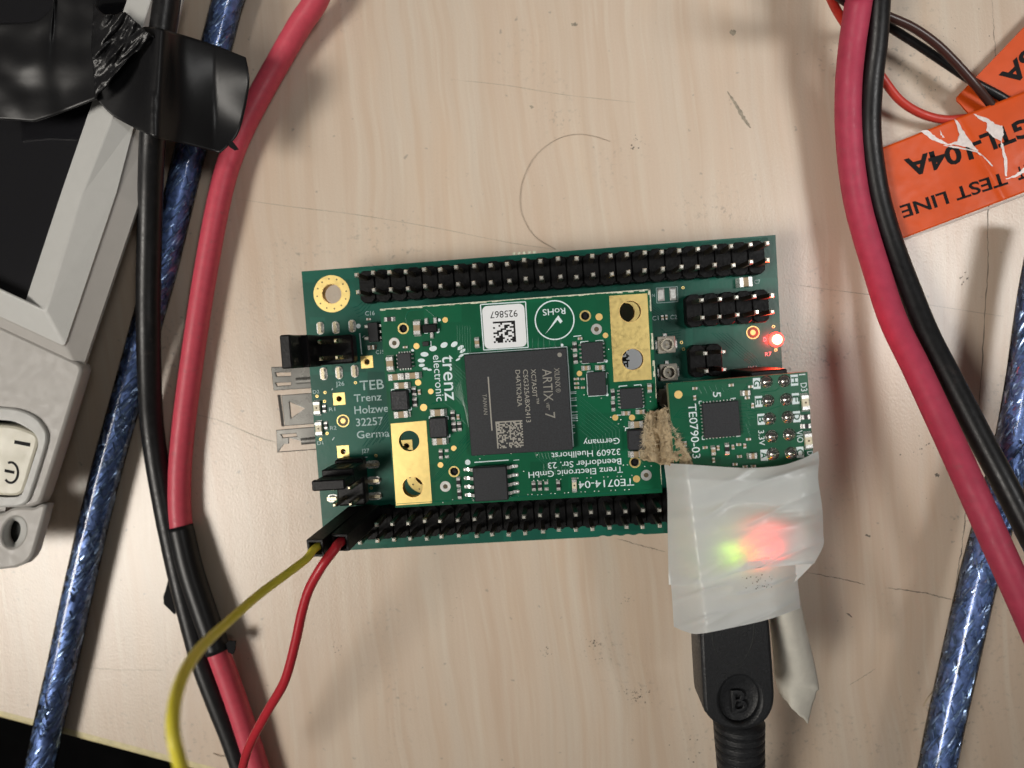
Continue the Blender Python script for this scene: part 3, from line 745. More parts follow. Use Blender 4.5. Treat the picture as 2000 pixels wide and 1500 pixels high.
sheet('crumpled_fold', smooth_line([(183, 8), (200, 26), (222, 29), (243, 24), (262, 40), (284, 60), (300, 73)]), smooth_line([(186, 192), (194, 180), (212, 165), (236, 130), (262, 104), (284, 92), (300, 76)]),
      [(183, 8), (178, 90), (186, 192)], [(300, 73), (300, 76)], zk, 'black_tape_rough', bt_root, 50, 40, .15)
sheet('left_flap', smooth_line([(-60, 50), (0, 45), (64, 42), (90, 26), (106, 6), (112, -50), (190, -50)]), [(-60, 236), (0, 233), (66, 238), (110, 224), (190, 192)],
      [(-60, 50), (-60, 236)], [(190, -50), (186, 60), (190, 192)], lambda s, t, x, y: 17.0 + .5 * math.sin(s * 4 + t * 1.5) + noise.noise(Vector((x * .02, y * .02, 7))) * .35, 'black_tape', bt_root, 40, 40, .15)
ragged([(444, 276), (452, 274), (460, 284), (465, 291), (457, 293), (448, 287)], 12.5, .3).build('torn_end', 'black_matte', bt_root)
# ------------------------------------------------------------------ circuit boards
CT, ST = math.cos(TH), math.sin(TH)
def uv(u, v): return (CT * u - ST * v, ST * u + CT * v)
def to_uv(w): return (CT * w[0] + ST * w[1], -ST * w[0] + CT * w[1])
ZM = ZC + 9.5                 # top of the plugged-in module
ZP = ZC + 13.0                # top of the programmer board
THP = 0.100

class Board:
    """places parts given in photo pixels on one board face"""
    def __init__(s, root, z, th): s.r = root; s.z = z; s.th = th
    def q(s, x, y): w = W(x, y, s.z); return w.x, w.y
    def k(s, x, y): return mmpx(x, y, s.z)
    def chip2(s, name, x, y, L, w, o, mats, h, endf=.27, fillet=True):
        """two-terminal part: body, metal ends, solder fillets"""
        cx, cy_ = s.q(x, y); k = s.k(x, y); L *= k; w *= k; a = s.th + (0 if o == 'h' else math.pi / 2)
        a += random.uniform(-.03, .03)
        d = Vector((math.cos(a), math.sin(a))); g = G(); e = L * endf; z = s.z
        bl = L * .86 if fillet else L
        g.box(cx, cy_, z + .03, z + h * .97, bl - 2 * e * .9, w * .96, a, 0)
        for sg in (-1, 1):
            p = Vector((cx, cy_)) + d * sg * (bl / 2 - e * .45)
            g.box(p.x, p.y, z + .02, z + h, e * .9, w, a, 1)
            if fillet:
                n = Vector((-d.y, d.x)); x0 = Vector((cx, cy_)) + d * sg * bl / 2; x1 = Vector((cx, cy_)) + d * sg * (L / 2 + .12)
                ww = w * .52
                P = [x0 + n * ww, x0 - n * ww, x1 + n * ww, x1 - n * ww]
                v = [(P[0].x, P[0].y, z), (P[1].x, P[1].y, z), (P[0].x, P[0].y, z + h * .62), (P[1].x, P[1].y, z + h * .62), (P[2].x, P[2].y, z), (P[3].x, P[3].y, z)]
                m_ = (x0 + x1) / 2
                v += [(m_.x + n.x * ww, m_.y + n.y * ww, z + h * .22), (m_.x - n.x * ww, m_.y - n.y * ww, z + h * .22)]
                g.add(v, [[2, 3, 7, 6], [6, 7, 5, 4], [0, 2, 6, 4], [1, 5, 7, 3]], 1)
        return g.build(name, mats, s.r)
    def cap(s, x, y, L, w, o, h=None): return s.chip2('capacitor', x, y, L, w, o, ['mlcc', 'tin'], h or w * s.k(x, y) * .8)
    def res(s, x, y, L=15, w=7, o='v'): return s.chip2('resistor', x, y, L, w, o, ['resistor', 'tin'], w * s.k(x, y) * .55, .24)
    def tiny(s, x, y, L=9, w=5, o='h'): return s.chip2('capacitor', x, y, L, w, o, ['mlcc', 'tin'], w * s.k(x, y) * .7, .3, False)
    def led(s, x, y, L, w, o='v'):
        b = s.chip2('indicator_lamp', x, y, L, w, o, ['led_white', 'tin'], w * s.k(x, y) * .6, .22)
        cx, cy_ = s.q(x, y); g = G(); g.disc(cx, cy_, s.z + w * s.k(x, y) * .58, s.z + w * s.k(x, y) * .6 + .01, .14, 10)
        g.build('die', 'led_dot', b); return b
    def block(s, name, x, y, w, h, ht, mat, bevel=.12, z0=.05, da=0.0):
        cx, cy_ = s.q(x, y); k = s.k(x, y); g = G()
        g.box(cx, cy_, s.z + z0, s.z + ht, w * k, h * k, s.th + da)
        return g.build(name, mat, s.r, bevel=bevel)
    def leads(s, parent, pts, w, h, ht=.12, mat='tin', name='lead', dome=True):
        for x, y in pts:
            cx, cy_ = s.q(x, y); k = s.k(x, y); g = G()
            g.box(cx, cy_, s.z + .01, s.z + ht, w * k, h * k, s.th, 0, .7)
            g.build(name, mat, parent, smooth=False)
    def dot(s, name, x, y, r, mat, ht=.035, n=22, lift=0.0):
        cx, cy_ = s.q(x, y); g = G(); g.disc(cx, cy_, s.z + lift, s.z + lift + ht, r * s.k(x, y), n)
        return g.build(name, mat, s.r)
    def line(s, name, pts, w, mat='silk', lift=.02, h=.02):
        g = G(); P = [s.q(*p) for p in pts]
        for a, b in zip(P, P[1:]): g.ridge(a, b, s.z + lift * .2, w, h)
        return g.build(name, mat, s.r, fix=False)
    def area(s, name, pts, mat, ht=.03, lift=0.0):
        g = G(); g.prism([s.q(*p) for p in pts], s.z + lift, s.z + lift + ht); return g.build(name, mat, s.r)
    def txt(s, t, p0, p1, h, mat='silk', fat=.012, lift=.03): return text(s.r, t, p0, p1, h, s.z, mat, fat, lift=lift)

# ---- carrier board ------------------------------------------------
car = empty('carrier_board', (*uv(-2, -8), 0), 'large teal-green carrier circuit board lying under the smaller boards', 'circuit board')
CB = Board(car, ZC, TH)
X0, X1, Y1, Y0 = -39.87, 36.19, 15.31, -31.10
outer = [uv(X0, Y0)]
for i in range(24): outer.append(uv(-2 + i * .5 + 5.5, Y0 + (.18 if i % 4 in (1, 2) and 4 < i < 20 else 0)))      # rough snapped edge
outer += [uv(X1, Y0), uv(X1, Y1)]
# mouse-bite tabs on the upper edge
outer += [uv(X0, Y1)]
MH = [(-35.15, 11.32), (11.99, 4.83), (-22.17, -19.32)]
holes = [circ(*uv(u, v), 1.62, 32) for u, v in MH]
# plated square-pad holes
SQ = [(716.8, 707), (662.4, 779), (670.4, 882), (794, 871)]
for x, y in SQ: holes.append(circ(*CB.q(x, y), .52, 18))
plate('board_base', outer, holes, ZC - 1.6, ZC, ['pcb', 'fr4'], car)
for i in range(5):
    g = G(); g.box(*uv(-5.0 + i * .82, Y1 + .2), ZC - 1.4, ZC - .02, .42, .44, TH); g.build('snap_tab', 'fr4_white', car)
for u, v in MH:
    w = uv(u, v); g = G(); g.ring(w[0], w[1], ZC, ZC + .04, 1.66, 3.02, 44)
    rg = g.build('mounting_ring', 'gold', car)
    g = G(); g.ring(w[0], w[1], ZC - 1.58, ZC + .02, 1.58, 1.64, 32); g.build('hole_plating', 'gold_dot', rg)
    for k in range(12):
        a = 2 * math.pi * k / 12 + .17; p = (w[0] + 2.45 * math.cos(a), w[1] + 2.45 * math.sin(a))
        g = G(); g.disc(p[0], p[1], ZC + .03, ZC + .05, .14, 8); g.build('via', 'via_brown', rg)
for x, y in SQ:
    cx, cy_ = CB.q(x, y)
    o = plate('test_pad', rect(cx, cy_, 2.0, 2.0, TH), [circ(cx, cy_, .55, 18)], ZC, ZC + .05, ['gold', 'gold'], car)
    g = G(); g.ring(cx, cy_, ZC - 1.55, ZC + .03, .46, .53, 16); g.build('hole_plating', 'gold_dot', o)
for x, y in ((670, 822), (1470.4, 649.4)):
    cx, cy_ = CB.q(x, y); g = G(); g.ring(cx, cy_, ZC, ZC + .04, .88, 1.04, 28); o = g.build('fiducial_ring', 'gold', car)
    g = G(); g.disc(cx, cy_, ZC, ZC + .02, .86, 24); g.build('clearance', 'via_brown', o)
    g = G(); g.disc(cx, cy_, ZC + .01, ZC + .05, .42, 18); g.build('target', 'gold_dot', o)
for x, y in ((694.4, 747.6), (634.9, 766.5), (619.2, 774), (634, 784), (638.9, 846.5), (626, 858), (734.4, 890), (725, 953), (1334, 562), (1331, 669), (1335, 682), (1510.6, 637.8), (1515, 683.6)):
    cx, cy_ = CB.q(x, y); g = G(); g.ring(cx, cy_, ZC, ZC + .03, .13, .25, 14); o = g.build('via', 'gold', car)

def header(board, u0, v0, cols, rows, skip=(), du=2.54, name='pin_header', tall=8.54, pin_h=None):
    """straight pin header: notched housing with a square pin per position; (u0,v0) upper left pin"""
    g = G(); n = cols
    w0, h0 = cols * 2.54, rows * 2.54
    uc, vc = u0 + (cols - 1) * 1.27, v0 - (rows - 1) * 1.27
    g.box(*uv(uc, vc), ZC + .05, ZC + 2.05, w0 - .7, h0 - .35, TH)
    for i in range(cols):
        u = u0 + i * 2.54; a, b = 1.22, h0 / 2; c = .62
        P = [(u - a, vc - b + c), (u - a + c, vc - b), (u + a - c, vc - b), (u + a, vc - b + c), (u + a, vc + b - c), (u + a - c, vc + b), (u - a + c, vc + b), (u - a, vc + b - c)]
        g.prism([uv(*p) for p in P], ZC + .02, ZC + 2.54)
    hd = g.build(name, 'plastic_hdr', board.r, bevel=.10)
    me = None
    for i in range(cols):
        for j in range(rows):
            if (i, j) in skip: continue
            p = uv(u0 + i * 2.54, v0 - j * 2.54)
            if me is None:
                gg = G(); gg.box(p[0], p[1], ZC + 1.5, ZC + tall - .35, .64, .64, TH); gg.box(p[0], p[1], ZC + tall - .35, ZC + tall, .64, .64, TH, 1, .6)
                o = gg.build('pin', ['pin_shaft_shaded', 'pin_tip_glint'], hd, c=Vector((p[0], p[1], ZC + 1.5)))
                me = o.data
            else:
                o = link('pin', me, (p[0], p[1], ZC + 1.5), hd)
                o.rotation_euler = (random.gauss(0, .014), random.gauss(0, .014), random.uniform(-.12, .12))
    return hd
header(CB, -28.59, 13.02, 25, 2)
header(CB, -33.74, -25.09, 25, 2, skip={(0, 0), (0, 1)})
u, v = to_uv(W(1371.4, 585.8, ZC + 8.54)); header(CB, u, v, 5, 2)
u, v = to_uv(W(1378.6, 690.2, ZC + 8.54)); header(CB, u, v, 2, 2)

# surface-mount jumper headers J26, J27
def smd_header(uc, vc, vert, pads, leftpads, bx, by):
    g = G(); g.box(*uv(uc, vc), ZC + .35, ZC + 2.9, bx, by, TH)
    hd = g.build('jumper_header', 'plastic', car, bevel=.3)
    for x, y, w, h in pads + leftpads:
        cx, cy_ = CB.q(x, y); k = CB.k(x, y)
        g = G(); g.prism(rrect(cx, cy_, w * k, h * k, min(w, h) * k * .45, TH), ZC, ZC + .10)
        g.prism(rrect(cx, cy_, w * k * .8, h * k * .85, min(w, h) * k * .35, TH), ZC + .08, ZC + .34, 0, .62)
        s = g.build('solder_pad', 'tin', hd, smooth=False)
        gg = G(); gg.box(cx, cy_, ZC + .2, ZC + .62, (w * k * .42 if w < h else w * k * .9), (h * k * .9 if w < h else h * k * .42), TH); gg.build('lead', 'pin', s)
    return hd
u, v = to_uv(W(651, 684, ZC + 1)); J26 = (u, v)
h26 = smd_header(u, v, False, [(626, 641, 14, 24), (656, 640, 14, 24), (688, 637, 14, 24)], [(632.3, 730, 14, 24), (662.4, 728, 14, 24), (693, 725, 14, 24)], 7.6, 4.6)
for i in (1, 2):
    for s in (1, -1):
        p = uv(u - 2.54 + i * 2.54, v + s * 1.27); g = G(); g.box(p[0], p[1], ZC + 2, ZC + 7.4, .64, .64, TH); g.box(p[0], p[1], ZC + 7.4, ZC + 7.8, .64, .64, TH, 0, .5); g.build('pin', 'pin', h26)
u, v = to_uv(W(690, 938, ZC + 1)); J27 = (u, v)
h27 = smd_header(u, v, True, [(728, 907, 27, 15), (729.6, 938.4, 27, 15), (732, 968.8, 27, 15)], [(650, 973, 20, 15)], 4.6, 7.6)
for j in (0, 1):
    for s in (1, -1):
        p = uv(u + s * 1.27, v - j * 2.54); g = G(); g.box(p[0], p[1], ZC + 2, ZC + 7.4, .64, .64, TH); g.box(p[0], p[1], ZC + 7.4, ZC + 7.8, .64, .64, TH, 0, .5); g.build('pin', 'pin', h27)

# coax sockets
for x, y in ((1300.8, 673.2), (1304.8, 726.8), (1303.5, 775)):
    b = CB.block('coax_socket', x, y, 34, 33, .75, 'ufl', .12)
    cx, cy_ = CB.q(x, y)
    g = G(); g.ring(cx, cy_, ZC + .7, ZC + 1.45, .78, 1.0, 26); g.build('shell', 'ufl_metal', b, smooth=False)
    g = G(); g.disc(cx, cy_, ZC + .72, ZC + .78, .8, 22); g.build('cup_floor', 'ufl', b)
    g = G(); g.disc(cx, cy_, ZC + .75, ZC + 1.25, .17, 12, 0, .6); g.build('centre_pin', 'pin', b)
    CB.leads(b, [(x - 19, y + 1), (x + 19, y - 1)], 5, 20, .3); CB.leads(b, [(x - 3, y - 19)], 9, 7, .25)

CB.leads(car, [(1291.2, 575.6), (1314.4, 574)], 13, 25, .08, 'tin_dull', 'bare_pad')
CB.line('silkscreen_line', [(1281.6, 562.5), (1323, 559.5), (1324, 589), (1283, 592), (1281.6, 562.5)], .10, 'silk_dim')
CB.tiny(1293.6, 620.4, 9, 4.5, 'v'); CB.tiny(1301, 619.6, 9, 4.5, 'v')
CB.cap(1452, 552.4, 28, 18, 'h', 1.5)
CB.cap(726.4, 678.8, 14, 8, 'h'); CB.tiny(720.5, 623.6, 8, 4)
b = CB.block('transistor', 731.5, 649, 20, 37, 1.0, 'epoxy', .1)
CB.leads(b, [(717, 638), (717, 661)], 10, 7, .35, 'tin_dull'); CB.leads(b, [(743, 636), (743, 648), (743, 660)], 8, 7, .5)
CB.line('silkscreen_line', [(723, 668), (745, 666)], .12)
CB.led(620.3, 796.4, 27, 12); CB.led(624, 836.4, 28, 12)
CB.res(634, 798, 14, 6); CB.res(636.8, 830.8, 14, 6)
CB.dot('silkscreen_dot', 700, 636.9, 4.5, 'silk', .02)
CB.line('silkscreen_line', [(702.4, 651), (706.5, 692)], .16); CB.line('silkscreen_line', [(656.8, 897.6), (688, 895), (717.6, 892.8)], .14, 'silk_dim')
CB.line('silkscreen_line', [(648, 762), (650, 759)], .12); CB.line('silkscreen_line', [(649, 860), (653, 854)], .12); CB.line('silkscreen_line', [(708, 659), (713, 655)], .12)
CB.line('silkscreen_line', [(1440, 737), (1440, 730.5), (1452, 729)], .14); CB.line('silkscreen_line', [(1490, 727.5), (1503, 726.5)], .14)
for t, a, b_, h in (('J26', (656, 754), (672.8, 753), 8), ('D2', (611.5, 769), (624, 768), 6.5), ('R1', (643, 803), (655, 802.3), 7), ('R2', (645, 839.6), (657.6, 838.8), 7),
                    ('D1', (620, 869), (631.5, 868.2), 7), ('J27', (706.4, 885), (721.6, 884), 8), ('C16', (713.6, 616.4), (732, 615.2), 8), ('C15', (734.4, 691.6), (751, 690.4), 7),
                    ('C1', (1274.4, 626), (1286.4, 625), 8.5), ('C2', (1309.3, 624), (1322.4, 623), 8.5), ('N', (1273.6, 580), (1279, 579.6), 6), ('C7', (1473.6, 554.8), (1484.8, 553.9), 8),
                    ('D', (1491.4, 667), (1497, 666.6), 8), ('R7', (1494.4, 696), (1507, 695), 8), ('JX1', (1460, 723.5), (1478, 722), 8),
                    ('TEB', (703.5, 762.5), (750.5, 759), 18), ('Trenz', (692, 785), (745.6, 781.5), 14), ('Holzweg', (692.8, 808.5), (769, 803.5), 14.5), ('32257', (696, 832.5), (749, 829), 14.5), ('Germany', (697.6, 856.5), (783, 851), 14)):
    CB.txt(t, a, b_, h, 'silk_dim', .004 if h < 10 else .006)
# white production label under the module
CB.area('production_label', [(1172, 664), (1253, 660), (1256, 742), (1176, 746)], 'label_white', .08)
g = G(); rnd = random.Random(3)
for i in range(14):
    for j in range(14):
        if rnd.random() < .5 or j == 0:
            cx, cy_ = CB.q(1188 + i * 2.95 + j * .18, 680 + j * 2.95 - i * .2); k = CB.k(1230, 700); g.box(cx, cy_, ZC + .08, ZC + .09, 2.95 * k, 2.95 * k, TH)
g.build('label_code', 'ink', car)

# copper tracks under the solder mask, joined (too fine to pick apart)
g = G()
def tr(board, pts, w=.12, h=.03):
    P = [board.q(*p) for p in pts]
    for a, b_ in zip(P, P[1:]): g.ridge(a, b_, board.z - .004, w, h)
for i in range(7): tr(CB, [(708 + i * 6.5, 872 - i * 2 + (i % 2) * 3), (752 + i * 6.5, 812 - i * 2), (800 + i * 6.5, 748)], .12, .05)
for i in range(5): tr(CB, [(1272 - i, 590 + i * 5), (1296 + i * 4, 612 + i * 5)], .1)
for i in range(4): tr(CB, [(690 + i * 3, 601 + i * 6), (700 + i * 3, 601 - 4 + i * 6), (742 + i * 3, 560)], .1)
for i in range(5): tr(CB, [(1390 + i * 7, 650), (1450 + i * 7, 700), (1500, 735 + i)], .1)
for i in range(6): tr(CB, [(690, 529 - i * 1.15), (1500, 469.5 - i * 1.15)], .05, .02)
for i in range(4): tr(CB, [(1290 + i * 3, 640 + i * 5), (1300 + i * 5, 650 + i * 4), (1330, 645 + i * 5)], .09)
o = g.build('copper_tracks', 'track', car, fix=False); o['kind'] = 'stuff'

# edge cage: stamped metal tongues showing past the left edge, shell under the board
zc = ZC - 2.1
cage = plate('module_cage', [uv(X0 + 1.0, -14.9), uv(X0 + 48, -14.9), uv(X0 + 48, -.6), uv(X0 + 1.0, -.6)], [], .05, zc - .1, ['steel', 'steel'], car)
def tongue(pts, holes_): return plate('cage_tongue', pw(pts, zc), [pw(h, zc) for h in holes_], zc - .4, zc, ['steel', 'steel'], car, .1)
tongue([(529, 717), (640, 713), (643, 756), (534, 763)], [[(538, 728), (568, 727), (568, 734), (540, 735)], [(538, 748), (568, 746.5), (568, 752), (541, 754)]])
t2 = tongue([(549, 772), (640, 765), (645, 826), (556, 832)], [[(565, 785), (595, 798), (568, 817)]])
P = [(548, 771), (556, 833)]
v = []
for a in range(0, 181, 20):
    dz = -1.0 + 1.0 * math.cos(math.radians(a)); dx = -1.0 * math.sin(math.radians(a)) * 12
    v += [W(P[0][0] + dx * .55, P[0][1], zc + dz), W(P[1][0] + dx * .55, P[1][1], zc + dz)]
mk('rolled_edge', v, [[2*i, 2*i+1, 2*i+3, 2*i+2] for i in range(9)], 'steel', t2, smooth=True)
tongue([(539, 840), (645, 831), (648, 876), (541, 884)], [[(549, 849), (578, 846.5), (580, 852), (552, 855)], [(553, 857), (562, 856.5), (562, 866), (555, 866)]])
for x0, y0, x1, y1 in ((578, 744, 640, 740), (588, 862, 645, 857)):
    g = G(); g.ridge(W(x0, y0, zc)[:2], W(x1, y1, zc)[:2], zc - .02, 1.2, .12); o = g.build('pressed_rib', 'steel', car, smooth=True, fix=False); o.data.flip_normals()

# red status lamp on the carrier (lit); both domes oversized to draw its bloom
cx, cy_ = CB.q(1515.4, 663.2); g = G(); g.dome(cx, cy_, ZC + .1, 1.2, .8, 18, 6); sl_ = g.build('status_lamp', 'led_red', car, smooth=True); g = G(); g.dome(cx, cy_, ZC + .6, .8, .36, 14, 5); g.build('bloom_core', 'led_core', sl_, smooth=True)
l = bpy.data.lights.new('status_lamp_glow', 'POINT'); l.color = (1, .006, .01); l.energy = .38; l.shadow_soft_size = .006
lo = bpy.data.objects.new('status_lamp_glow', l); COL.objects.link(lo); lo.location = W(1515.4, 663.2, ZC + 1.6) * U

# ---- plug-in module -------------------------------------------------
mod = empty('processor_module', (*uv(-5.1, -7.4), ZC), 'bright green processor module with a big black chip, plugged on the carrier board', 'circuit board')
MB = Board(mod, ZM, TH)
mu0, mv1 = -25.12, 7.59
outer = [uv(mu0, mv1 - 30), uv(mu0 + 40, mv1 - 30), uv(mu0 + 40, mv1), uv(mu0, mv1)]
# snapped, rough upper edge
outer = outer[:3] + [uv(mu0 + 40 - i * .8, mv1 + random.uniform(-.05, .06)) for i in range(1, 50)] + outer[3:]
HM = [(1230.8, 608.4), (1235.6, 702), (799.2, 861.2), (806.4, 951.2)]
RND = [(787.6, 641.6), (1143, 617), (887, 921), (1240, 903)]
plate('board_base', outer, [circ(*MB.q(x, y), 1.62, 32) for x, y in HM] + [circ(*MB.q(x, y), .62, 20) for x, y in RND], ZM - 1.5, ZM, ['pcb2', 'fr4_white'], mod)
g = G()
for i in range(50):
    a = uv(mu0 + i * .8, mv1 - .04); b_ = uv(mu0 + i * .8 + .8, mv1 - .04); w = random.uniform(.10, .26)
    g.add([(*uv(mu0 + i * .8, mv1 + .02), ZM + .012), (*uv(mu0 + i * .8, mv1 - w), ZM + .012), (*uv(mu0 + i * .8 + .8, mv1 - w * random.uniform(.7, 1.2)), ZM + .012), (*uv(mu0 + i * .8 + .8, mv1 + .02), ZM + .012)], [[0, 1, 2, 3]])
g.build('bare_edge', 'fr4_white', mod); g = G()
for i in range(36):
    if i in (4, 5, 6, 7, 11, 12, 20, 21, 30): continue
    w = random.uniform(.06, .22) * (1.6 if i < 16 else .5)
    g.add([(*uv(mu0 + 40.02, mv1 - i * .8), ZM + .012), (*uv(mu0 + 40 - w, mv1 - i * .8), ZM + .012), (*uv(mu0 + 40 - w * random.uniform(.6, 1.3), mv1 - i * .8 - .8), ZM + .012), (*uv(mu0 + 40.02, mv1 - i * .8 - .8), ZM + .012)], [[0, 1, 2, 3]])
o = g.build('bare_edge', 'fr4_white', mod); o['kind'] = 'stuff'
for pts, hs in (([(1189.6, 578), (1264, 573), (1272.8, 741), (1198.7, 746)], HM[:2]), ([(763, 827.5), (832.4, 821.5), (844, 982.4), (773.6, 987.2)], HM[2:])):
    gp = plate('ground_strip', [MB.q(*p) for p in pts], [circ(*MB.q(x, y), 1.64, 32) for x, y in hs], ZM, ZM + .05, ['gold', 'gold'], mod)
    for x, y in hs:
        cx, cy_ = MB.q(x, y); g = G(); g.ring(cx, cy_, ZM - 1.48, ZM + .06, 1.56, 1.64, 32); g.build('hole_plating', 'gold_dot', gp, smooth=False)
for x, y in RND:
    cx, cy_ = MB.q(x, y); g = G(); g.ring(cx, cy_, ZM - .3, ZM + .05, .62, .84, 24); o = g.build('alignment_hole', 'gold', mod)
    g = G(); g.disc(cx, cy_, ZM - 1.6, ZM - .5, .66, 18); g.disc(cx, cy_, ZM - .5, ZM - .3, .3, 12); g.build('hole_peg', 'plastic', o)
for x, y in ((770.3, 670), (1165, 643), (870, 950), (1262, 928)):
    cx, cy_ = MB.q(x, y); g = G(); g.ring(cx, cy_, ZM, ZM + .08, .36, .80, 24); o = g.build('solder_ring', 'tin_dull', mod)
    g = G(); g.disc(cx, cy_, ZM - .02, ZM + .02, .36, 14); g.disc(cx, cy_, ZM, ZM + .1, .16, 10); g.build('via', 'via_brown', o)
for x, y, r in ((869.5, 624.8, 5.5), (813.5, 676, 6), (816.7, 747.2, 6), (841.4, 764.5, 5.4), (827.4, 795.8, 7), (886.4, 875.6, 5.5), (860.5, 908, 5.5), (1170, 619, 7), (1182.5, 655, 5.4), (1131.7, 729.4, 5.4), (1201.6, 815.6, 6), (1234.4, 815.6, 6), (1243.2, 935.2, 7)):
    MB.dot('test_point', x, y, r, 'gold_dot')
for x, y, r in ((858, 624.8, 3), (805.8, 684.3, 2.8), (913.6, 902.9, 5.3), (1097.6, 674, 3), (1184, 705, 3), (1185.6, 770.8, 3)):
    MB.dot('silkscreen_dot', x, y, r, 'silk', .02)
# capacitors, resistors, inductors
for a in ((815.6, 640.7, 29, 13, 'v'), (763.2, 710, 29, 13, 'v'), (773.6, 736.3, 29, 12, 'h'), (807.2, 733.5, 30, 12, 'h'), (785.7, 752.7, 30, 12, 'h'), (785.3, 809.1, 30, 12.5, 'h'), (856.2, 805.4, 30, 13, 'h'), (860, 861.2, 30, 12.5, 'h'),
          (1242.4, 828.4, 28, 13, 'h'), (1241.6, 886, 27, 12, 'h'), (932, 669, 18, 8.5, 'v'), (1144.2, 718.8, 15, 9, 'h'), (1171.8, 717.8, 16, 9, 'h'), (1268, 758, 16, 8, 'v'), (1222.4, 806.8, 15, 8, 'h'), (1251, 804, 16, 8.5, 'h')):
    MB.cap(*a)
for a in ((809.2, 764.3, 16, 8), (810.6, 785.3, 16, 8), (884.6, 811, 17, 8), (887, 833.4, 17, 8), (897.7, 832.4, 16, 7.5), (861.3, 886.8, 17, 7), (895.5, 941.6, 18, 7), (897.6, 964.8, 18, 7), (1042.4, 949.6, 16, 7), (1054.7, 948.8, 16, 7), (1090.4, 948, 17, 7), (1122.5, 677.4, 17, 8), (1123.8, 700.7, 17, 8), (1197.3, 793, 18, 7), (1196.8, 770, 18, 7)):
    MB.res(*a)
MB.res(761, 623.7, 19, 8, 'h')
for a in ((819.3, 765.7, 10, 5, 'v'), (894.9, 814.2, 10, 5, 'v'), (1132.8, 661.3, 9, 5, 'h'), (1125.6, 740, 10, 4.5, 'h'), (1126, 748.7, 10, 4.5, 'h'), (1126.4, 757, 10, 4.5, 'h'), (792, 678, 9, 4, 'h'), (1138, 740, 8, 4, 'h'), (1138.5, 757, 8, 4, 'h')):
    MB.tiny(*a)
MB.leads(mod, [(872.5, 880), (873, 892), (1067, 943), (1067.5, 955)], 8, 6, .1, 'tin', 'bare_pad')
for x, y, w, h in ((783.9, 780.7, 33, 38), (858.5, 833.4, 34, 38), (1241, 857, 33, 40)):
    MB.block('inductor', x, y, w, h, 1.5, 'ferrite', .15)
    for sx, sy in ((-1, -1), (1, -1), (1, 1)):
        cx_, cy2 = x + sx * (w / 2 + 1.5) + sy * 1.5, y + sy * (h / 2 + 1)
        MB.line('silkscreen_line', [(cx_ - sx * 6, cy2), (cx_, cy2), (cx_, cy2 - sy * 6)], .16)
b = MB.block('transistor', 840.8, 641.6, 28, 16, .95, 'plastic', .12)
MB.leads(b, [(832.8, 627.5), (850.2, 626), (843.6, 654.5)], 7, 14, .4)
MB.line('silkscreen_line', [(829, 651), (836, 650.5)], .12); MB.line('silkscreen_line', [(857, 642), (857, 649), (853, 649.5)], .2)
MB.block('transistor', 832, 671.5, 12, 9, .4, 'resistor', .05); MB.line('silkscreen_line', [(841.5, 666), (842, 676)], .13)
MB.led(1121.6, 947.2, 26, 9)
def qfn(B, x, y, w, h, nx, ny, mat='epoxy', ht=.85, dot=True, lw=3.2, sides='lrtb'):
    b = B.block('chip', x, y, w, h, ht, mat, .06)
    c, s = math.cos(B.th), -math.sin(B.th)
    def off(dx, dy): return (x + c * dx - s * dy, y + s * dx + c * dy)
    P = []
    for i in range(nx):
        t = (i - (nx - 1) / 2) * (w * .8 / max(1, nx - 1))
        if 't' in sides: P.append((off(t, -h / 2 - 1), 'v'))
        if 'b' in sides: P.append((off(t, h / 2 + 1), 'v'))
    for i in range(ny):
        t = (i - (ny - 1) / 2) * (h * .8 / max(1, ny - 1))
        if 'l' in sides: P.append((off(-w / 2 - 1.2, t), 'h'))
        if 'r' in sides: P.append((off(w / 2 + 1.2, t), 'h'))
    for p, o in P: B.leads(b, [p], 6 if o == 'h' else lw, lw if o == 'h' else 6, .16)
    if dot:
        p = off(w * .4, h * .4); cx, cy_ = B.q(*p); g = G(); g.disc(cx, cy_, B.z + ht - .01, B.z + ht + .015, .13, 12); g.build('pin_mark', 'ferrite', b)
    return b
qfn(MB, 791.5, 704.5, 26, 29, 5, 4)
qfn(MB, 1156.5, 688.5, 42, 40, 5, 5, sides='lr')
qfn(MB, 1165, 749, 35, 46, 2, 4, sides='')
qfn(MB, 1232, 777.5, 43, 40, 5, 6, sides='lr')
for pts in ([(1134, 671), (1134, 668), (1149, 666.5)], [(1163, 665.5), (1178, 664.5), (1178.5, 668)], [(1137, 707), (1137.5, 710), (1151, 709)], [(1166, 708.5), (1180, 707), (1180, 703)],
            [(1146, 727), (1159, 725)], [(1176, 724), (1182, 723.5)], [(1184, 728), (1184.5, 738)], [(1146, 730), (1148, 771)], [(1149, 774), (1165, 773), (1183, 771)], [(1185.5, 752), (1186, 768)],
            [(1209, 757), (1209, 754.5), (1225, 753)], [(1238, 752.5), (1252, 751), (1252.5, 754)], [(1211, 796), (1213, 798), (1226, 797)], [(1242, 797.5), (1256, 796), (1258, 792)], [(1120, 657), (1135, 655.5)], [(1203, 811), (1213, 810.5)]):
    MB.line('silkscreen_line', pts, .13)
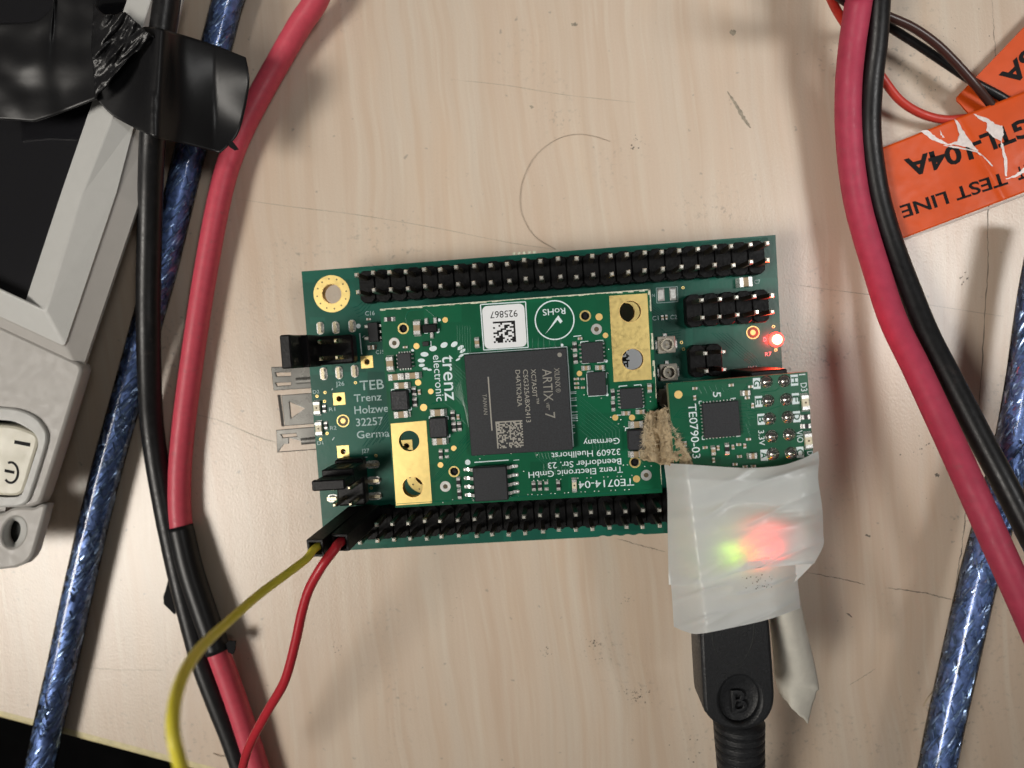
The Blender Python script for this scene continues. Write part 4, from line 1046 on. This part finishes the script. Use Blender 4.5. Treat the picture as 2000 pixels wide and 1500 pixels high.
# flash memory, eight gull-wing leads
b = MB.block('memory_chip', 959.8, 941, 65, 66, 1.75, 'epoxy', .14)
for i, yy in enumerate((915.5, 932.5, 949, 965)):
    for sg in (-1, 1):
        y_ = yy + (.5 if sg < 0 else -4.5); x_ = 959.8 + sg * 37.5 + (i - 1.5) * .9
        cx, cy_ = MB.q(x_, y_); k = MB.k(x_, y_); d = Vector((math.cos(TH), math.sin(TH))) * sg; n = Vector((-d.y, d.x)) * 6.2 * k / 2
        prof = [(-5, .95), (-1, .95), (2, .75), (5, .2), (8, .14), (15, .12)]
        v = []
        for t, z in prof:
            p = Vector((cx, cy_)) + d * t * k
            v += [(p.x + n.x, p.y + n.y, ZM + z), (p.x - n.x, p.y - n.y, ZM + z)]
        o = mk('lead', v, [[2*j, 2*j+1, 2*j+3, 2*j+2] for j in range(5)], 'tin', b)
        p = Vector((cx, cy_)) + d * 13 * k; g = G(); g.dome(p.x, p.y, ZM, 3.6 * k, .2, 10, 4); g.build('solder_joint', 'tin', b, smooth=True)
cx, cy_ = MB.q(934, 915); g = G(); g.disc(cx, cy_, ZM + 1.74, ZM + 1.76, .26, 16); g.build('pin_mark', 'resistor', b)
MB.line('silkscreen_line', [(926.4, 903), (993.5, 898.5)], .16); MB.line('silkscreen_line', [(1003, 899), (1014, 898)], .1)
# main processor
pc = MB.block('processor', 1013.6, 784.4, 197, 196, 1.45, 'epoxy', .08)
ZK = ZM + 1.45
KB = Board(pc, ZK, TH)
def ktxt(t, p0, p1, h, mat='epoxy_mark', fat=.0): text(pc, t, p0, p1, h, ZK, mat, fat, 'chip_marking', .012)
ktxt('XILINX', (1082.2, 719), (1085, 757), 10); ktxt('®', (1085.4, 759), (1086, 767), 9)
ktxt('ARTIX', (1059, 721), (1062.6, 784), 18); ktxt('™', (1063.4, 786.5), (1064, 796), 7); ktxt('7', (1064.6, 806), (1065.5, 818), 19)
ktxt('XC7A50T', (1037, 721), (1040.3, 776), 9, 'epoxy_mark2'); ktxt('™', (1044, 777.5), (1044.8, 789), 8, 'epoxy_mark2'); ktxt('CSG325ABX2413', (1021.5, 722), (1028, 825), 9, 'epoxy_mark2'); ktxt('D4ATK242A', (1006.5, 723), (1011, 794), 9, 'epoxy_mark2')
ktxt('TAIWAN', (942.5, 770), (945, 810), 7.5, 'epoxy_mark')
KB.line('chip_marking', [(1072.2, 790), (1072.8, 801)], .10, 'epoxy_mark'); KB.line('chip_marking', [(953.5, 736), (961, 841)], .19, 'epoxy_mark2')
KB.dot('pin_mark', 1093, 693, 4.4, 'epoxy_mark', .012)
def code(B, parent, a, b_, c, d, n, mat, seed, solid, lift, name):
    """square code print: a,b,c,d = corners (tl,tr,br,bl)"""
    rr = random.Random(seed); g = G(); A, Bq, C_, Dq = [Vector(B.q(*p)) for p in (a, b_, c, d)]
    def P(s, t): return A.lerp(Bq, s).lerp(Dq.lerp(C_, s), t)
    for i in range(n):
        for j in range(n):
            on = rr.random() < .48
            if 't' in solid and j == 0: on = True
            if 'r' in solid and i == n - 1: on = True
            if 'l' in solid and i == 0: on = True
            if 'l' in solid and i == n - 1: on = j % 2 == 0
            if 't' in solid and 'l' not in solid and j == n - 1: on = i % 2 == 1
            if 't' in solid and 'l' not in solid and i == 0 and j: on = j % 2 == 0
            if on:
                q = [P((i + x) / n, (j + y) / n) for x, y in ((0, 0), (1, 0), (1, 1), (0, 1))]
                g.add([(*w, B.z + lift) for w in q], [[3, 2, 1, 0]])
    return g.build(name, mat, parent)
code(KB, pc, (967.5, 823.5), (1020, 820.5), (1023, 873.5), (971.5, 876), 20, 'epoxy_mark2', 5, 'tl', .012, 'chip_code')
MB.line('silkscreen_line', [(906, 691.2), (1107.3, 677.2), (1110, 715), (1119.6, 872)], .13)
# serial label
MB.line('silkscreen_line', [(938.4, 594.8), (1026.4, 589.3), (1031.6, 678.4), (944.8, 683.5), (938.4, 594.8)], .16)
lc = MB.q(985.2, 637.4); k = MB.k(985, 637); g = G(); g.prism(rrect(lc[0], lc[1], 82.5 * k, 83.5 * k, .75, TH), ZM + .02, ZM + .11)
lb = g.build('serial_label', 'label_white', mod)
text(lb, '925867', (1010.4, 605.2), (956.8, 608.8), 13, ZM + .11, 'ink', .0, 'printed_text', .012)
LB = Board(lb, ZM + .11, TH)
rows = ["111111111111", "000010000011", "000100111001", "100000110111", "000011100001", "001110011101", "111000110011", "001010110001", "100110001101", "011111000011", "011110010111", "101110101011", "010101010101"][:12]
A, Bq, C_, Dq = [Vector(LB.q(*p)) for p in ((962.4, 628.6), (1005.6, 626), (1008.2, 667.6), (964.8, 670.2))]
g = G()
for j, r_ in enumerate(rows):
    for i, ch in enumerate(r_):
        if ch == '1':
            q = [A.lerp(Bq, s / 12).lerp(Dq.lerp(C_, s / 12), t / 12) for s, t in ((i, j), (i + 1, j), (i + 1, j + 1), (i, j + 1))]
            g.add([(*w, ZM + .122) for w in q], [[3, 2, 1, 0]])
g.build('label_code', 'ink', lb)
# RoHS roundel
cx, cy_ = MB.q(1083.2, 625.2); k = MB.k(1083, 625); g = G(); g.ring(cx, cy_, ZM + .005, ZM + .022, 36.6 * k, 39 * k, 56); g.build('roundel_ring', 'silk', mod)
MB.txt('RoHS', (1103.7, 601), (1059.5, 604.4), 12, fat=.004)
MB.area('roundel_tick', [(1064.8, 652.6), (1074, 640), (1081.6, 628), (1090.4, 615.6), (1094, 621), (1098.8, 627.6), (1094.2, 631.8), (1089, 624.4), (1081.6, 634)], 'silk', .02)
# maker's logo
for x, y, rx, ry, a in ((867.4, 673.8, 7.4, 5.2, .45), (887.2, 672.4, 7.2, 4.7, .6), (899.6, 678.9, 6.9, 3.7, .6), (903.5, 685.4, 6.7, 2.9, .6), (900.5, 694.8, 5.8, 2.5, .55), (894.4, 702.2, 5, 1.9, .5), (845.9, 680.8, 7.5, 5.2, .18), (829.1, 692, 7.8, 4.7, 0), (822.9, 704.1, 7, 4, 0), (823.8, 713.4, 6, 3.2, .1), (830.4, 720, 5.4, 2.8, .05), (838.9, 722.2, 4.6, 2.3, 0)):
    MB.area('logo_dot', ell(x, y, rx, ry, -a, 18), 'silk', .022)
MB.txt('trenz', (863.4, 694.5), (869.6, 783), 26, fat=.004); MB.txt('electronic', (845.5, 694), (852.6, 784), 15.5, fat=.0)
for t, a, b_, h in (('Germany', (1210, 855), (1139, 859.5), 11.5), ('32609 Huellhorst', (1211, 876.2), (1077, 884.6), 12), ('Beendorfer Str. 23', (1213, 895), (1070, 903.6), 12), ('Trenz Electronic GmbH', (1216, 911), (1032, 922), 12), ('TE0714-04', (1237.5, 934), (1129.5, 940.4), 14)):
    MB.txt(t, a, b_, h, fat=.003)
# via dots
g = G()
def vd(ox, oy, s, pts, r=1.35):
    for x, y in pts:
        cx, cy_ = MB.q(ox + x / s, oy + y / s); g.dome(cx, cy_, ZM, r * MB.k(1000, 900), .05, 8, 3)
vd(820, 860, 6.25, [(1390, 490), (1438, 490), (1508, 488), (1560, 485), (1672, 478), (1720, 475), (1880, 465), (1930, 462), (1320, 662), (1368, 660), (1440, 665), (1487, 662), (1602, 648), (1650, 650), (1768, 640), (1815, 638), (1430, 178), (685, 182), (785, 178), (732, 226), (1115, 160), (1268, 378), (1108, 690), (1203, 686), (640, 715), (655, 735), (400, 725), (282, 760)])
vd(1060, 860, 6.25, [(540, 460), (590, 455), (745, 448), (795, 445), (910, 440), (960, 438), (1035, 300), (985, 303), (468, 630), (520, 628), (632, 622), (684, 620), (835, 612), (888, 610), (1000, 603), (1052, 600), (1245, 318), (1325, 312), (1090, 428)])
vd(1080, 670, 6.25, [(830, 935), (870, 1022), (800, 987), (705, 905), (592, 672), (670, 370), (380, 633), (1190, 660), (1190, 712), (225, 70), (680, 75)])
o = g.build('vias', 'tin', mod, fix=False, smooth=True); o['kind'] = 'stuff'
# tracks on the module
g = G()
for i in range(9):
    x0, y0 = 1127 + i * .5, 770 + i * 8.5
    L_ = 82 - i * 7
    tr(MB, [(x0 - 9, y0 - .6), (x0, y0), (x0 + L_, y0 + L_ * .82), (x0 + L_ + 1.5, y0 + L_ * .82 + 26)], .11, .035)
for i in range(8): tr(MB, [(846 + i * 3, 790 + i * 2 - i * 10), (878 + i * 3, 742 - i * 4 - 10 + 40), (915, 790 + i * 7 - 5)], .1, .03)
for i in range(10): tr(MB, [(876, 700 + i * 7), (914 + .5 * i, 735 + i * 8)], .09, .03)
for i in range(8): tr(MB, [(1046 + i * 6, 884), (1048 + i * 6.5, 893 + i), (1062 + i * 7, 906 + i), (1064 + i * 7, 928)], .09, .03)
for i in range(4): tr(MB, [(836 + i * 5, 946 - i * 2), (868 + i * 5, 908), (900 + i * 6, 866), (924, 838 + i * 9)], .13, .05)
for i in range(3): tr(MB, [(896 + i * 7, 866), (916 + i * 3, 842 + i * 7)], .13, .05)
tr(MB, [(796, 640), (792, 620), (796, 610), (803, 606), (832, 604), (849, 618)], .18, .04); tr(MB, [(842, 790), (847, 787), (866, 785), (880, 795), (912, 830)], .15, .04)
for i in range(6): tr(MB, [(893 + i * 5, 636), (894 + i * 5, 690)], .1, .03)
for i in range(6): tr(MB, [(1040 + i * 11, 660), (1040 + i * 11, 680)], .1, .03)
tr(MB, [(775, 984), (1030, 969), (1092, 965)], .25, .06); tr(MB, [(1094, 967), (1120, 966), (1126, 962)], .2, .06); tr(MB, [(1124, 967.5), (1200, 962), (1288, 956)], .25, .06)
o = g.build('copper_tracks', 'track2', mod, fix=False); o['kind'] = 'stuff'
g = G()
for i, y in enumerate((766, 769, 778, 782, 793, 805, 811, 815, 818, 822, 831, 835, 846)):
    a = MB.q(1113.5 + (y - 766) * .06, y); b_ = MB.q(1113.5 + (y - 766) * .06 + (12 if i < 10 else 5), y - .8); g.ridge(a, b_, ZM, .11, .04)
o = g.build('exposed_tracks', 'silk', mod, fix=False); o['kind'] = 'stuff'
# mating connectors between module and carrier
for (u_, v_) in ((mu0 + 20, mv1 - 2.6), (mu0 + 20, mv1 - 27.4)):
    g = G(); g.box(*uv(u_, v_), ZC + .02, ZM - 1.52, 30, 4.2, TH); g.build('board_connector', 'plastic', mod, bevel=.2)

# ---- programmer board -----------------------------------------------
pr = empty('programmer_board', W(1450, 830, ZC), 'small green programmer board half covered by white tape', 'circuit board')
PB = Board(pr, ZP, THP)
c0 = W(1304.4, 749.6, ZP); c1 = W(1577, 726.4, ZP)
ex = (c1 - c0).normalized(); ey = Vector((-ex.y, ex.x, 0)); wp = (c1 - c0).length; hp_ = 22.5
THP = PB.th = math.atan2(ex.y, ex.x)
plate('board_base', [tuple((c0 + ex * a - ey * b)[:2]) for a, b in ((0, hp_), (wp, hp_), (wp, 0), (0, 0))], [], ZP - 1.6, ZP, ['pcb3', 'fr4'], pr)
o8 = lambda x, y: (1290 + x / 6.25, 680 + y / 6.25)
PB.dot('test_point', 1324.9, 770.7, 8, 'gold_dot')
JL = [(1290, 410), (1310, 640), (1330, 860), (1355, 1075), (1370, 1290)]; JR = [(1510, 400), (1535, 625), (1555, 840), (1570, 1055), (1595, 1280)]
for P in JL + JR:
    cx, cy_ = PB.q(*o8(*P)); g = G(); g.ring(cx, cy_, ZP, ZP + .05, .5, .88, 22); g.dome(cx, cy_, ZP, .80, .62, 18, 6, 0, 1.25); g.box(cx + .06, cy_ + .05, ZP + .4, ZP + 1.15, .5, .5, THP, 0, .5)
    g.build('solder_joint', 'solder', pr, smooth=True)
def boxed(x, y, t, side):
    ox, oy = o8(x, y); a = [(ox - 7, oy - 10.5), (ox + 7, oy - 11.5), (ox + 8.4, oy + 10), (ox - 5.8, oy + 11)]
    b = PB.area('letter_box', a, 'silk', .02)
    if t: text(b, t, (ox - 5.4, oy - 6), (ox - 4.6, oy + 6.4), 12, ZP + .02, 'pcb3', .02, 'letter', .012)
for x, y, t in ((1170, 432, 'G'), (1630, 392, 'H'), (1195, 652, 'E'), (1645, 618, 'F'), (1225, 870, 'B'), (1658, 838, 'D'), (1262, 1308, 'A'), (1700, 1272, 'C')): boxed(x, y, t, 0)
PB.txt('3.3V', o8(1192, 1005), o8(1207, 1190), 11, fat=.002); PB.txt('VIO', o8(1655, 1010), o8(1672, 1155), 12, fat=.002); PB.txt('D3', o8(1708, 428), o8(1718, 530), 12, fat=.002); PB.txt('D4', o8(1788, 1262), o8(1800, 1350), 11, fat=.002)
PB.txt('TE0790-03', o8(335, 682), o8(392, 1348), 15.5, fat=.002); PB.txt('5', o8(640, 535), o8(642, 600), 15, fat=.002); PB.line('silkscreen_line', [o8(1690, 325), o8(1768, 318)], .15)
b = PB.block('chip', *o8(728, 865), 70, 69, .9, 'epoxy', .06)
c_, s_ = math.cos(THP), -math.sin(THP)
for i in range(10):
    t = (i - 4.5) * 6.6
    for dx, dy in ((t, -35.5), (t, 35.5), (-36, t), (36, t)):
        x_, y_ = o8(728, 865); PB.leads(b, [(x_ + c_ * dx - s_ * dy, y_ + s_ * dx + c_ * dy)], 2.6 if abs(dy) > 35 else 3, 3 if abs(dy) > 35 else 2.6, .13)
x_, y_ = o8(728, 865)
for q in (((-33, -38), (-38, -38), (-38, -32)), ((24, -38), (34, -38)), ((-38, 30), (-38, 37), (-33, 37)), ((28, 37), (37, 36))):
    PB.line('silkscreen_line', [(x_ + c_ * dx - s_ * dy, y_ + s_ * dx + c_ * dy) for dx, dy in q], .12)
PB.led(*o8(1757, 660), 33, 13.5); PB.led(*o8(1795, 1125), 33, 13.5)
PB.res(*o8(1765, 840), 18, 8.5, 'h'); PB.res(*o8(1775, 950), 18, 8.5, 'h')
for x, y, L_, w_, o in ((1035, 545, 17, 10, 'h'), (640, 1250, 17, 8, 'v'), (1115, 1310, 17, 11, 'h')): PB.cap(*o8(x, y), L_, w_, o)
PB.res(*o8(810, 1230), 21, 8, 'v')
for x, y, o in ((1055, 605, 'h'), (1120, 700, 'v'), (1095, 470, 'h'), (860, 450, 'h'), (415, 490, 'h'), (415, 605, 'v'), (300, 1165, 'v'), (540, 1210, 'h'), (700, 1215, 'v'), (880, 1205, 'v'), (950, 1175, 'h'), (1025, 1190, 'v'), (1070, 1110, 'h'), (960, 1320, 'h'), (645, 1365, 'v'), (905, 1415, 'h'), (1030, 1445, 'h'), (1130, 1440, 'h')):
    PB.tiny(*o8(x, y), 9.5, 5, o)
g = G()
for i in range(9): tr(PB, [o8(965, 680 + i * 42), o8(1040 + (i % 3) * 15, 678 + i * 42), o8(1070 + (i % 3) * 15, 700 + i * 42 + 40 * (i > 4)), o8(1160, 690 + i * 42 + 50 * (i > 4))], .1, .03)
tr(PB, [o8(120, 425), o8(700, 400), o8(1240, 352)], .12); tr(PB, [o8(1230, 540), o8(1340, 525), o8(1400, 520), o8(1450, 480)], .12, .04); tr(PB, [o8(960, 770), o8(1340, 745), o8(1470, 700)], .12); tr(PB, [o8(1000, 540), o8(1060, 430), o8(1110, 400)], .1)
for i in range(6): tr(PB, [o8(500 + i * 70, 560 - i * 5), o8(470 + i * 70, 500), o8(450 + i * 75, 470 - i * 4)], .1, .03)
for i in range(5): tr(PB, [o8(160 + i * 20, 850), o8(250 + i * 10, 740 + i * 30), o8(480, 690 + i * 60)], .1, .03)
o = g.build('copper_tracks', 'track2', pr, fix=False); o['kind'] = 'stuff'
# socket and header joining it to the carrier
a = W(*o8(1440, 850), ZP); g = G(); g.box(a.x - .4 + .0, a.y + .1, ZC + .02, ZP - 1.62, 5.2, 13.2, THP); g.build('socket', 'plastic', pr, bevel=.2)
g = G(); g.box(*W(1452, 1075, ZP + 2)[:2], ZP + .02, ZP + 1.6, 7.5, 5.5, THP); g.build('cable_socket', 'steel', pr, bevel=.2)
# lit lamps under the tape
for nm, x, y, mt, col, en in (('status_lamp', 1474, 1071, 'led_orange', (1, .002, .010), .34), ('status_lamp', 1434, 1075, 'led_green', (.5, 1, .003), .028)):
    p = W(x, y, ZP + 2.7); g = G(); g.box(p.x, p.y, ZP + 1.62, ZP + (3.45 if mt == 'led_orange' else 3.3), .55, .55, THP); g.build(nm, mt, pr, bevel=.1)
    l = bpy.data.lights.new('status_lamp_glow', 'SPOT'); l.color = col; l.energy = en; l.shadow_soft_size = .006; l.spot_size = math.radians(150); l.spot_blend = .6
    lo = bpy.data.objects.new('status_lamp_glow', l); COL.objects.link(lo); lo.location = (W(x, y, ZP + 2.75) + Vector((.7 if en > .1 else -.7, .3, 0))) * U; lo.rotation_euler = (math.pi, 0, 0)

# ---- tape over the programmer, torn card, strip ---------------------
tp = empty('white_tape', W(1450, 1050, ZC), 'glossy translucent white tape wrapped round programmer board and plug, red glow inside', 'tape')
def ztape(s, t, x, y):
    z = ZP + 4.4
    f = (1345 + .12 * (y - 930) - x) / 46
    if f > 0: z -= 5.0 * min(1.3, f) ** 1.35
    g_ = (x - 1560) / 45
    if g_ > 0: z -= 2.0 * min(1.2, g_) ** 2
    # folds running across
    z += .55 * math.sin((y - 905 + .12 * (1500 - x)) / 17.0) * max(0, min(1, (x - 1350) / 90)) * (.35 + .65 * s)
    z += .4 * noise.noise(Vector((x * .012, y * .03, 0)))
    for i, (sx, sy, am) in enumerate(((.005, .020, .42), (.010, .040, .08))):
        z += am * (1 - abs(noise.noise(Vector((x * sx + y * .004, y * sy + x * .008, 3 + i * 5)))) * 2.2) ** 3 * max(.15, min(1, (x - 1330) / 120))
    if t < .12: z -= 1.2 * (1 - t / .12) * (1 - s * .5)
    return z
top = smooth_line([(1297, 905), (1345, 907), (1400, 911), (1460, 914), (1520, 910), (1562, 898), (1598, 881)])
right = smooth_line([(1598, 881), (1600, 900), (1598, 935), (1606, 992), (1608, 1040), (1608, 1066), (1590, 1101)])
left = smooth_line([(1297, 905), (1303, 960), (1304, 1030), (1306, 1142)])
bot = smooth_line([(1306, 1142), (1345, 1143), (1400, 1132), (1450, 1116), (1500, 1108), (1590, 1101)])
sheet('upper_wrap', top, bot, left, right, ztape, 'white_tape', tp, 90, 80, 0)
def ztape2(s, t, x, y):
    z = ZP + 3.9 - 1.0 * t
    f = (1372 + .10 * (y - 1140) - x) / 50
    if f > 0: z -= 5.0 * min(1.3, f) ** 1.35
    g_ = (x - 1500) / 60
    if g_ > 0: z -= 3.0 * min(1.2, g_) ** 2
    return z + .2 * noise.noise(Vector((x * .02, y * .02, 5))) + .4 * (1 - abs(noise.noise(Vector((x * .008 + y * .01, y * .03 + x * .01, 9)))) * 2.2) ** 3
sheet('lower_wrap', smooth_line([(1308, 1120), (1345, 1128), (1400, 1116), (1450, 1100), (1500, 1090), (1548, 1085)]), smooth_line([(1316, 1224), (1340, 1234), (1366, 1238), (1430, 1226), (1500, 1210), (1563, 1188)]),
      smooth_line([(1308, 1120), (1312, 1160), (1316, 1224)]), smooth_line([(1548, 1085), (1556, 1120), (1560, 1155), (1563, 1188)]), ztape2, 'white_tape', tp, 70, 46, 0)
sheet('side_flap', [(1530, 1104), (1570, 1102), (1590, 1099)], [(1548, 1138), (1552, 1137), (1556, 1134)], [(1530, 1104), (1548, 1138)], [(1590, 1099), (1556, 1134)], lambda s, t, x, y: ZP + 1.2, 'white_tape', tp, 14, 10, 0)
g = G()
for _ in range(90):
    x = random.gauss(1500, 26); y = random.gauss(1138, 11); r_ = random.uniform(.04, .16)
    if _ > 55: s_2 = random.random(); x = 1432 + s_2 * 130; y = 1226 - s_2 * 36 + random.gauss(0, 3)
    p = W(x, y, ZP + 4.35 - 1.0 * max(0, (y - 1120) / 110)); k_ = 4; a0 = random.random() * 6
    if x > 1508 or y > 1150: continue
    g.add([(p.x + r_ * random.uniform(.4, 1.2) * math.cos(a0 + 1.57 * i), p.y + r_ * random.uniform(.4, 1.2) * math.sin(a0 + 1.57 * i), p.z) for i in range(k_)], [list(range(k_))])
o = g.build('dirt_flecks', 'grime', tp, fix=False); o['kind'] = 'stuff'

st = empty('tape_strip', W(1550, 1300, 0), 'torn off-white tape strip hanging out beside the black plug', 'tape')
sheet('strip', smooth_line([(1496, 1170), (1525, 1150), (1556, 1130)]), [(1521, 1352), (1528, 1363), (1537, 1371), (1545, 1383), (1556, 1392), (1562, 1399), (1570, 1403), (1578, 1414)],
      smooth_line([(1496, 1170), (1505, 1230), (1510, 1290), (1513, 1325), (1521, 1352)]), smooth_line([(1556, 1130), (1572, 1215), (1590, 1290), (1600, 1345), (1595, 1350), (1592, 1366), (1588, 1372), (1584, 1390), (1578, 1414)], 3),
      lambda s, t, x, y: ZC + 9.5 - 6.5 * t + 2.8 * math.sin(math.pi * min(1, max(0, s))) ** .8, 'paper_tape', st, 36, 44, .15)

card = empty('torn_cardboard', W(1290, 850, ZC), 'torn fuzzy tan cardboard scrap wedged between the module and the programmer board', 'cardboard')
def zcard(s, t, x, y):
    n = noise.noise(Vector((x * .06, y * .05, 1))) * .9 + noise.noise(Vector((x * .17, y * .14, 4))) * .5 + noise.noise(Vector((x * .4, y * .4, 4))) * .22
    return ZM + 1.7 + 2.8 * s * (0.35 + t * .65) + n * .9 - 1.3 * math.exp(-((x - 1286 - (y - 850) * .12) / 7) ** 2)
jit = lambda pts: [(x + random.uniform(-1.6, 1.6), y + random.uniform(-1.6, 1.6)) for x, y in smooth_line(pts, 8)]
sheet('scrap', jit([(1262, 809), (1280, 801), (1302, 795)]), smooth_line([(1250, 896), (1275, 902), (1300, 908), (1352, 911)]), jit([(1262, 809), (1258, 835), (1257, 862), (1252, 880), (1250, 896)]),
      jit([(1302, 795), (1306, 820), (1312, 848), (1326, 862), (1338, 878), (1352, 911)]), zcard, 'torn_card', card, 46, 46, .35)
v = []; f = []
for _ in range(650):
    s = random.random(); t = random.random()
    e = random.random()
    if e < .35: s = random.uniform(0, .06)
    elif e < .65: s = random.uniform(.94, 1)
    xl = 1262 - 12 * t; xr = 1302 + 50 * t ** 1.3; x = xl + (xr - xl) * s; y = 809 - 14 * s + (89 + 14 * s) * t
    p = W(x, y, zcard(s, t, x, y) + .05); d = Vector((random.gauss(0, 1), random.gauss(0, 1), random.uniform(0, .7))).normalized() * random.uniform(.35, 1.0)
    q = p + d; n = Vector((-d.y, d.x, 0)).normalized() * .028
    v += [p + n, p - n, q]; f.append([len(v) - 3, len(v) - 2, len(v) - 1])
o = mk('loose_fibres', v, f, 'fibre', card, fix=False); o['kind'] = 'stuff'

# ---- usb plug and lead ------------------------------------------------
ub = empty('plug_lead', W(1440, 1340, 0), 'black moulded plug with an embossed letter B, its lead leaving the frame below', 'cable')
ZU = ZC + 14.0
out = [(1366, 1180), (1497, 1180), (1504, 1220), (1512, 1330), (1513, 1368), (1508, 1390), (1494, 1410), (1470, 1423), (1446, 1427), (1420, 1424), (1396, 1412), (1381, 1396), (1375, 1380), (1370, 1300)]
outs = smooth_line(out[2:], 4)
body = plate('plug_body', pw([out[0], out[1]] + outs, ZU), [pw(ell(1445, 1368, 39, 46, .05, 32), ZU)], ZU - 7.6, ZU, ['usb', 'usb'], ub, .5)
# dished oval with the raised letter
v = []; f = []; n = 32
for j, (sc, dz) in enumerate(((1.16, -.62), (1.0, -.66), (.9, -.9), (.6, -1.05), (.25, -1.1))):
    v += [W(x, y, ZU + dz) for x, y in ell(1445, 1368, 39 * sc, 46 * sc, .05, n)]
for j in range(4): f += [[j*n+i, j*n+(i+1) % n, (j+1)*n+(i+1) % n, (j+1)*n+i] for i in range(n)]
f.append([4*n+i for i in range(n)])
dish = mk('dished_oval', v, f, 'usb', body, smooth=True)
tb = text(dish, 'B', (1429, 1389), (1459, 1387), 44, ZU - 1.1, 'usb', .02, 'raised_letter', 0)
mo = tb.modifiers.new('raise', 'SOLIDIFY'); mo.thickness = .55 * U; mo.offset = 1
bv = tb.modifiers.new('bevel', 'BEVEL'); bv.width = .08 * U; bv.segments = 2
g = G(); E = [W(x, y, ZU) for x, y in ell(1432, 1228, 41, 73, .04, 44)]
grip = []
for a, b_ in zip(E, E[1:] + E[:1]):
    g.ridge((a.x, a.y), (b_.x, b_.y), ZU - .01, .22, .03)
g.build('grip_outline', 'hole_dark', body, fix=False)
sp = cpath([(1443, 1405, ZU - 3.8), (1444, 1440, ZU - 3.9), (1446, 1480, ZU - 4.2), (1448, 1530, ZU - 5), (1450, 1600, ZU - 6.5)], 18)
def rib(t):
    k = (t * 9.0) % 1.0
    return 1.0 if k > .22 else .84
tube('strain_relief', sp, 3.75, 'usb', ub, n=28, rf=lambda t: rib(t) * (1 - .12 * t))
tube('lead', cpath([(1449, 1560, ZU - 5.5), (1452, 1640, ZU - 8), (1455, 1760, 6)], 8), 2.2, 'black_pvc', ub)

# ---- jumper caps ----------------------------------------------------------
def jumper(uc, vc, ang, label, hz):
    root = empty('shorting_jumper', (*uv(uc, vc), ZC + 2.9), label, 'jumper', 'black jumper caps')
    a = TH + ang
    def loc(x, y): return (uv(uc, vc)[0] + math.cos(a) * x - math.sin(a) * y, uv(uc, vc)[1] + math.sin(a) * x + math.cos(a) * y)
    g = G(); g.box(*loc(0, 0), ZC + 3.0, ZC + 8.8, 2.4, 4.95, a); g.build('body', 'plastic', root, bevel=.18)
    g = G(); g.box(*loc(-.35, 0), ZC + 8.5, ZC + hz, 1.25, 4.9, a); h = g.build('grip_tab', 'plastic', root, bevel=.22)
    g = G(); g.box(*loc(-.35, 0), ZC + hz - 1.0, ZC + hz + .05, 1.55, 4.9, a); g.build('ridge', 'plastic', h, bevel=.2)
    g = G(); g.box(*loc(1.215, 0), ZC + 5.0, ZC + 6.6, .06, 1.3, a); g.build('window', 'hole_dark', root)
    for s in (-1, 1):
        g = G(); g.box(*loc(1.23, s * 1.25), ZC + 3.2, ZC + 8.0, .09, .5, a); g.build('rib', 'plastic', root)
    return root
jumper(J26[0] - 2.54, J26[1], 0, 'black jumper cap on the header by the upper left edge', 14.0)
jumper(J27[0], J27[1] + 2.0, math.pi / 2, 'black jumper cap with ridged grip on the lower left header', 13.6)

# ---- jumper wires ------------------------------------------------------------
def dupont(base, mouth, wpts, mat, r, label, group='jumper wires'):
    b0 = W(*base); m0 = W(*mouth)
    root = empty('jumper_wire', b0, label, 'wire', group)
    d = (m0 - b0).normalized(); a = Vector((CT, ST, 0)); a = (a - d * a.dot(d)).normalized(); b_ = d.cross(a)
    w = 1.27; wi = .85
    def ringp(p, h): return [p + a * x * h + b_ * y * h for x, y in ((-1, -1), (1, -1), (1, 1), (-1, 1))]
    v = ringp(b0, w) + ringp(m0, w) + ringp(m0, wi) + ringp(m0 - d * 3.0, wi)
    f = [[3, 2, 1, 0]] + [[k*4+i, k*4+(i+1) % 4, k*4+4+(i+1) % 4, k*4+4+i] for k in range(3) for i in range(4)] + [[12, 13, 14, 15]]
    mk('connector_housing', v, f, 'plastic', root, bevel=.08)
    s = m0 - d * 2.8
    P = catmull([s, m0 - d * 1.0, m0 + d * .8] + [W(*p) for p in wpts], 10)
    tube('insulated_wire', P, r, mat, root, n=14)
    return root
dupont((697, 1003, ZC + 2.6), (616, 1071, ZC + 17), [(598, 1092, ZC + 19.5), (560, 1121, ZC + 23.5), (505, 1162, ZC + 29), (445, 1215, ZC + 37), (395, 1262, ZC + 45), (362, 1310, ZC + 51), (343, 1365, ZC + 55), (338, 1425, ZC + 57), (350, 1485, ZC + 57), (372, 1560, ZC + 54)], 'yellow_wire', .58, 'yellow jumper wire looping down at the lower left, nearest the camera')
dupont((729, 1001, ZC + 2.6), (664, 1060, ZC + 15.5), [(652, 1075, ZC + 17), (630, 1104, ZC + 17.5), (605, 1148, ZC + 17), (590, 1195, ZC + 16.5), (577, 1255, ZC + 16), (556, 1330, ZC + 15), (523, 1388, ZC + 13), (490, 1450, ZC + 10), (474, 1500, ZC + 6), (466, 1560, ZC + 2)], 'red_wire', .70, 'thin red jumper wire hanging from the lower left corner of the board')
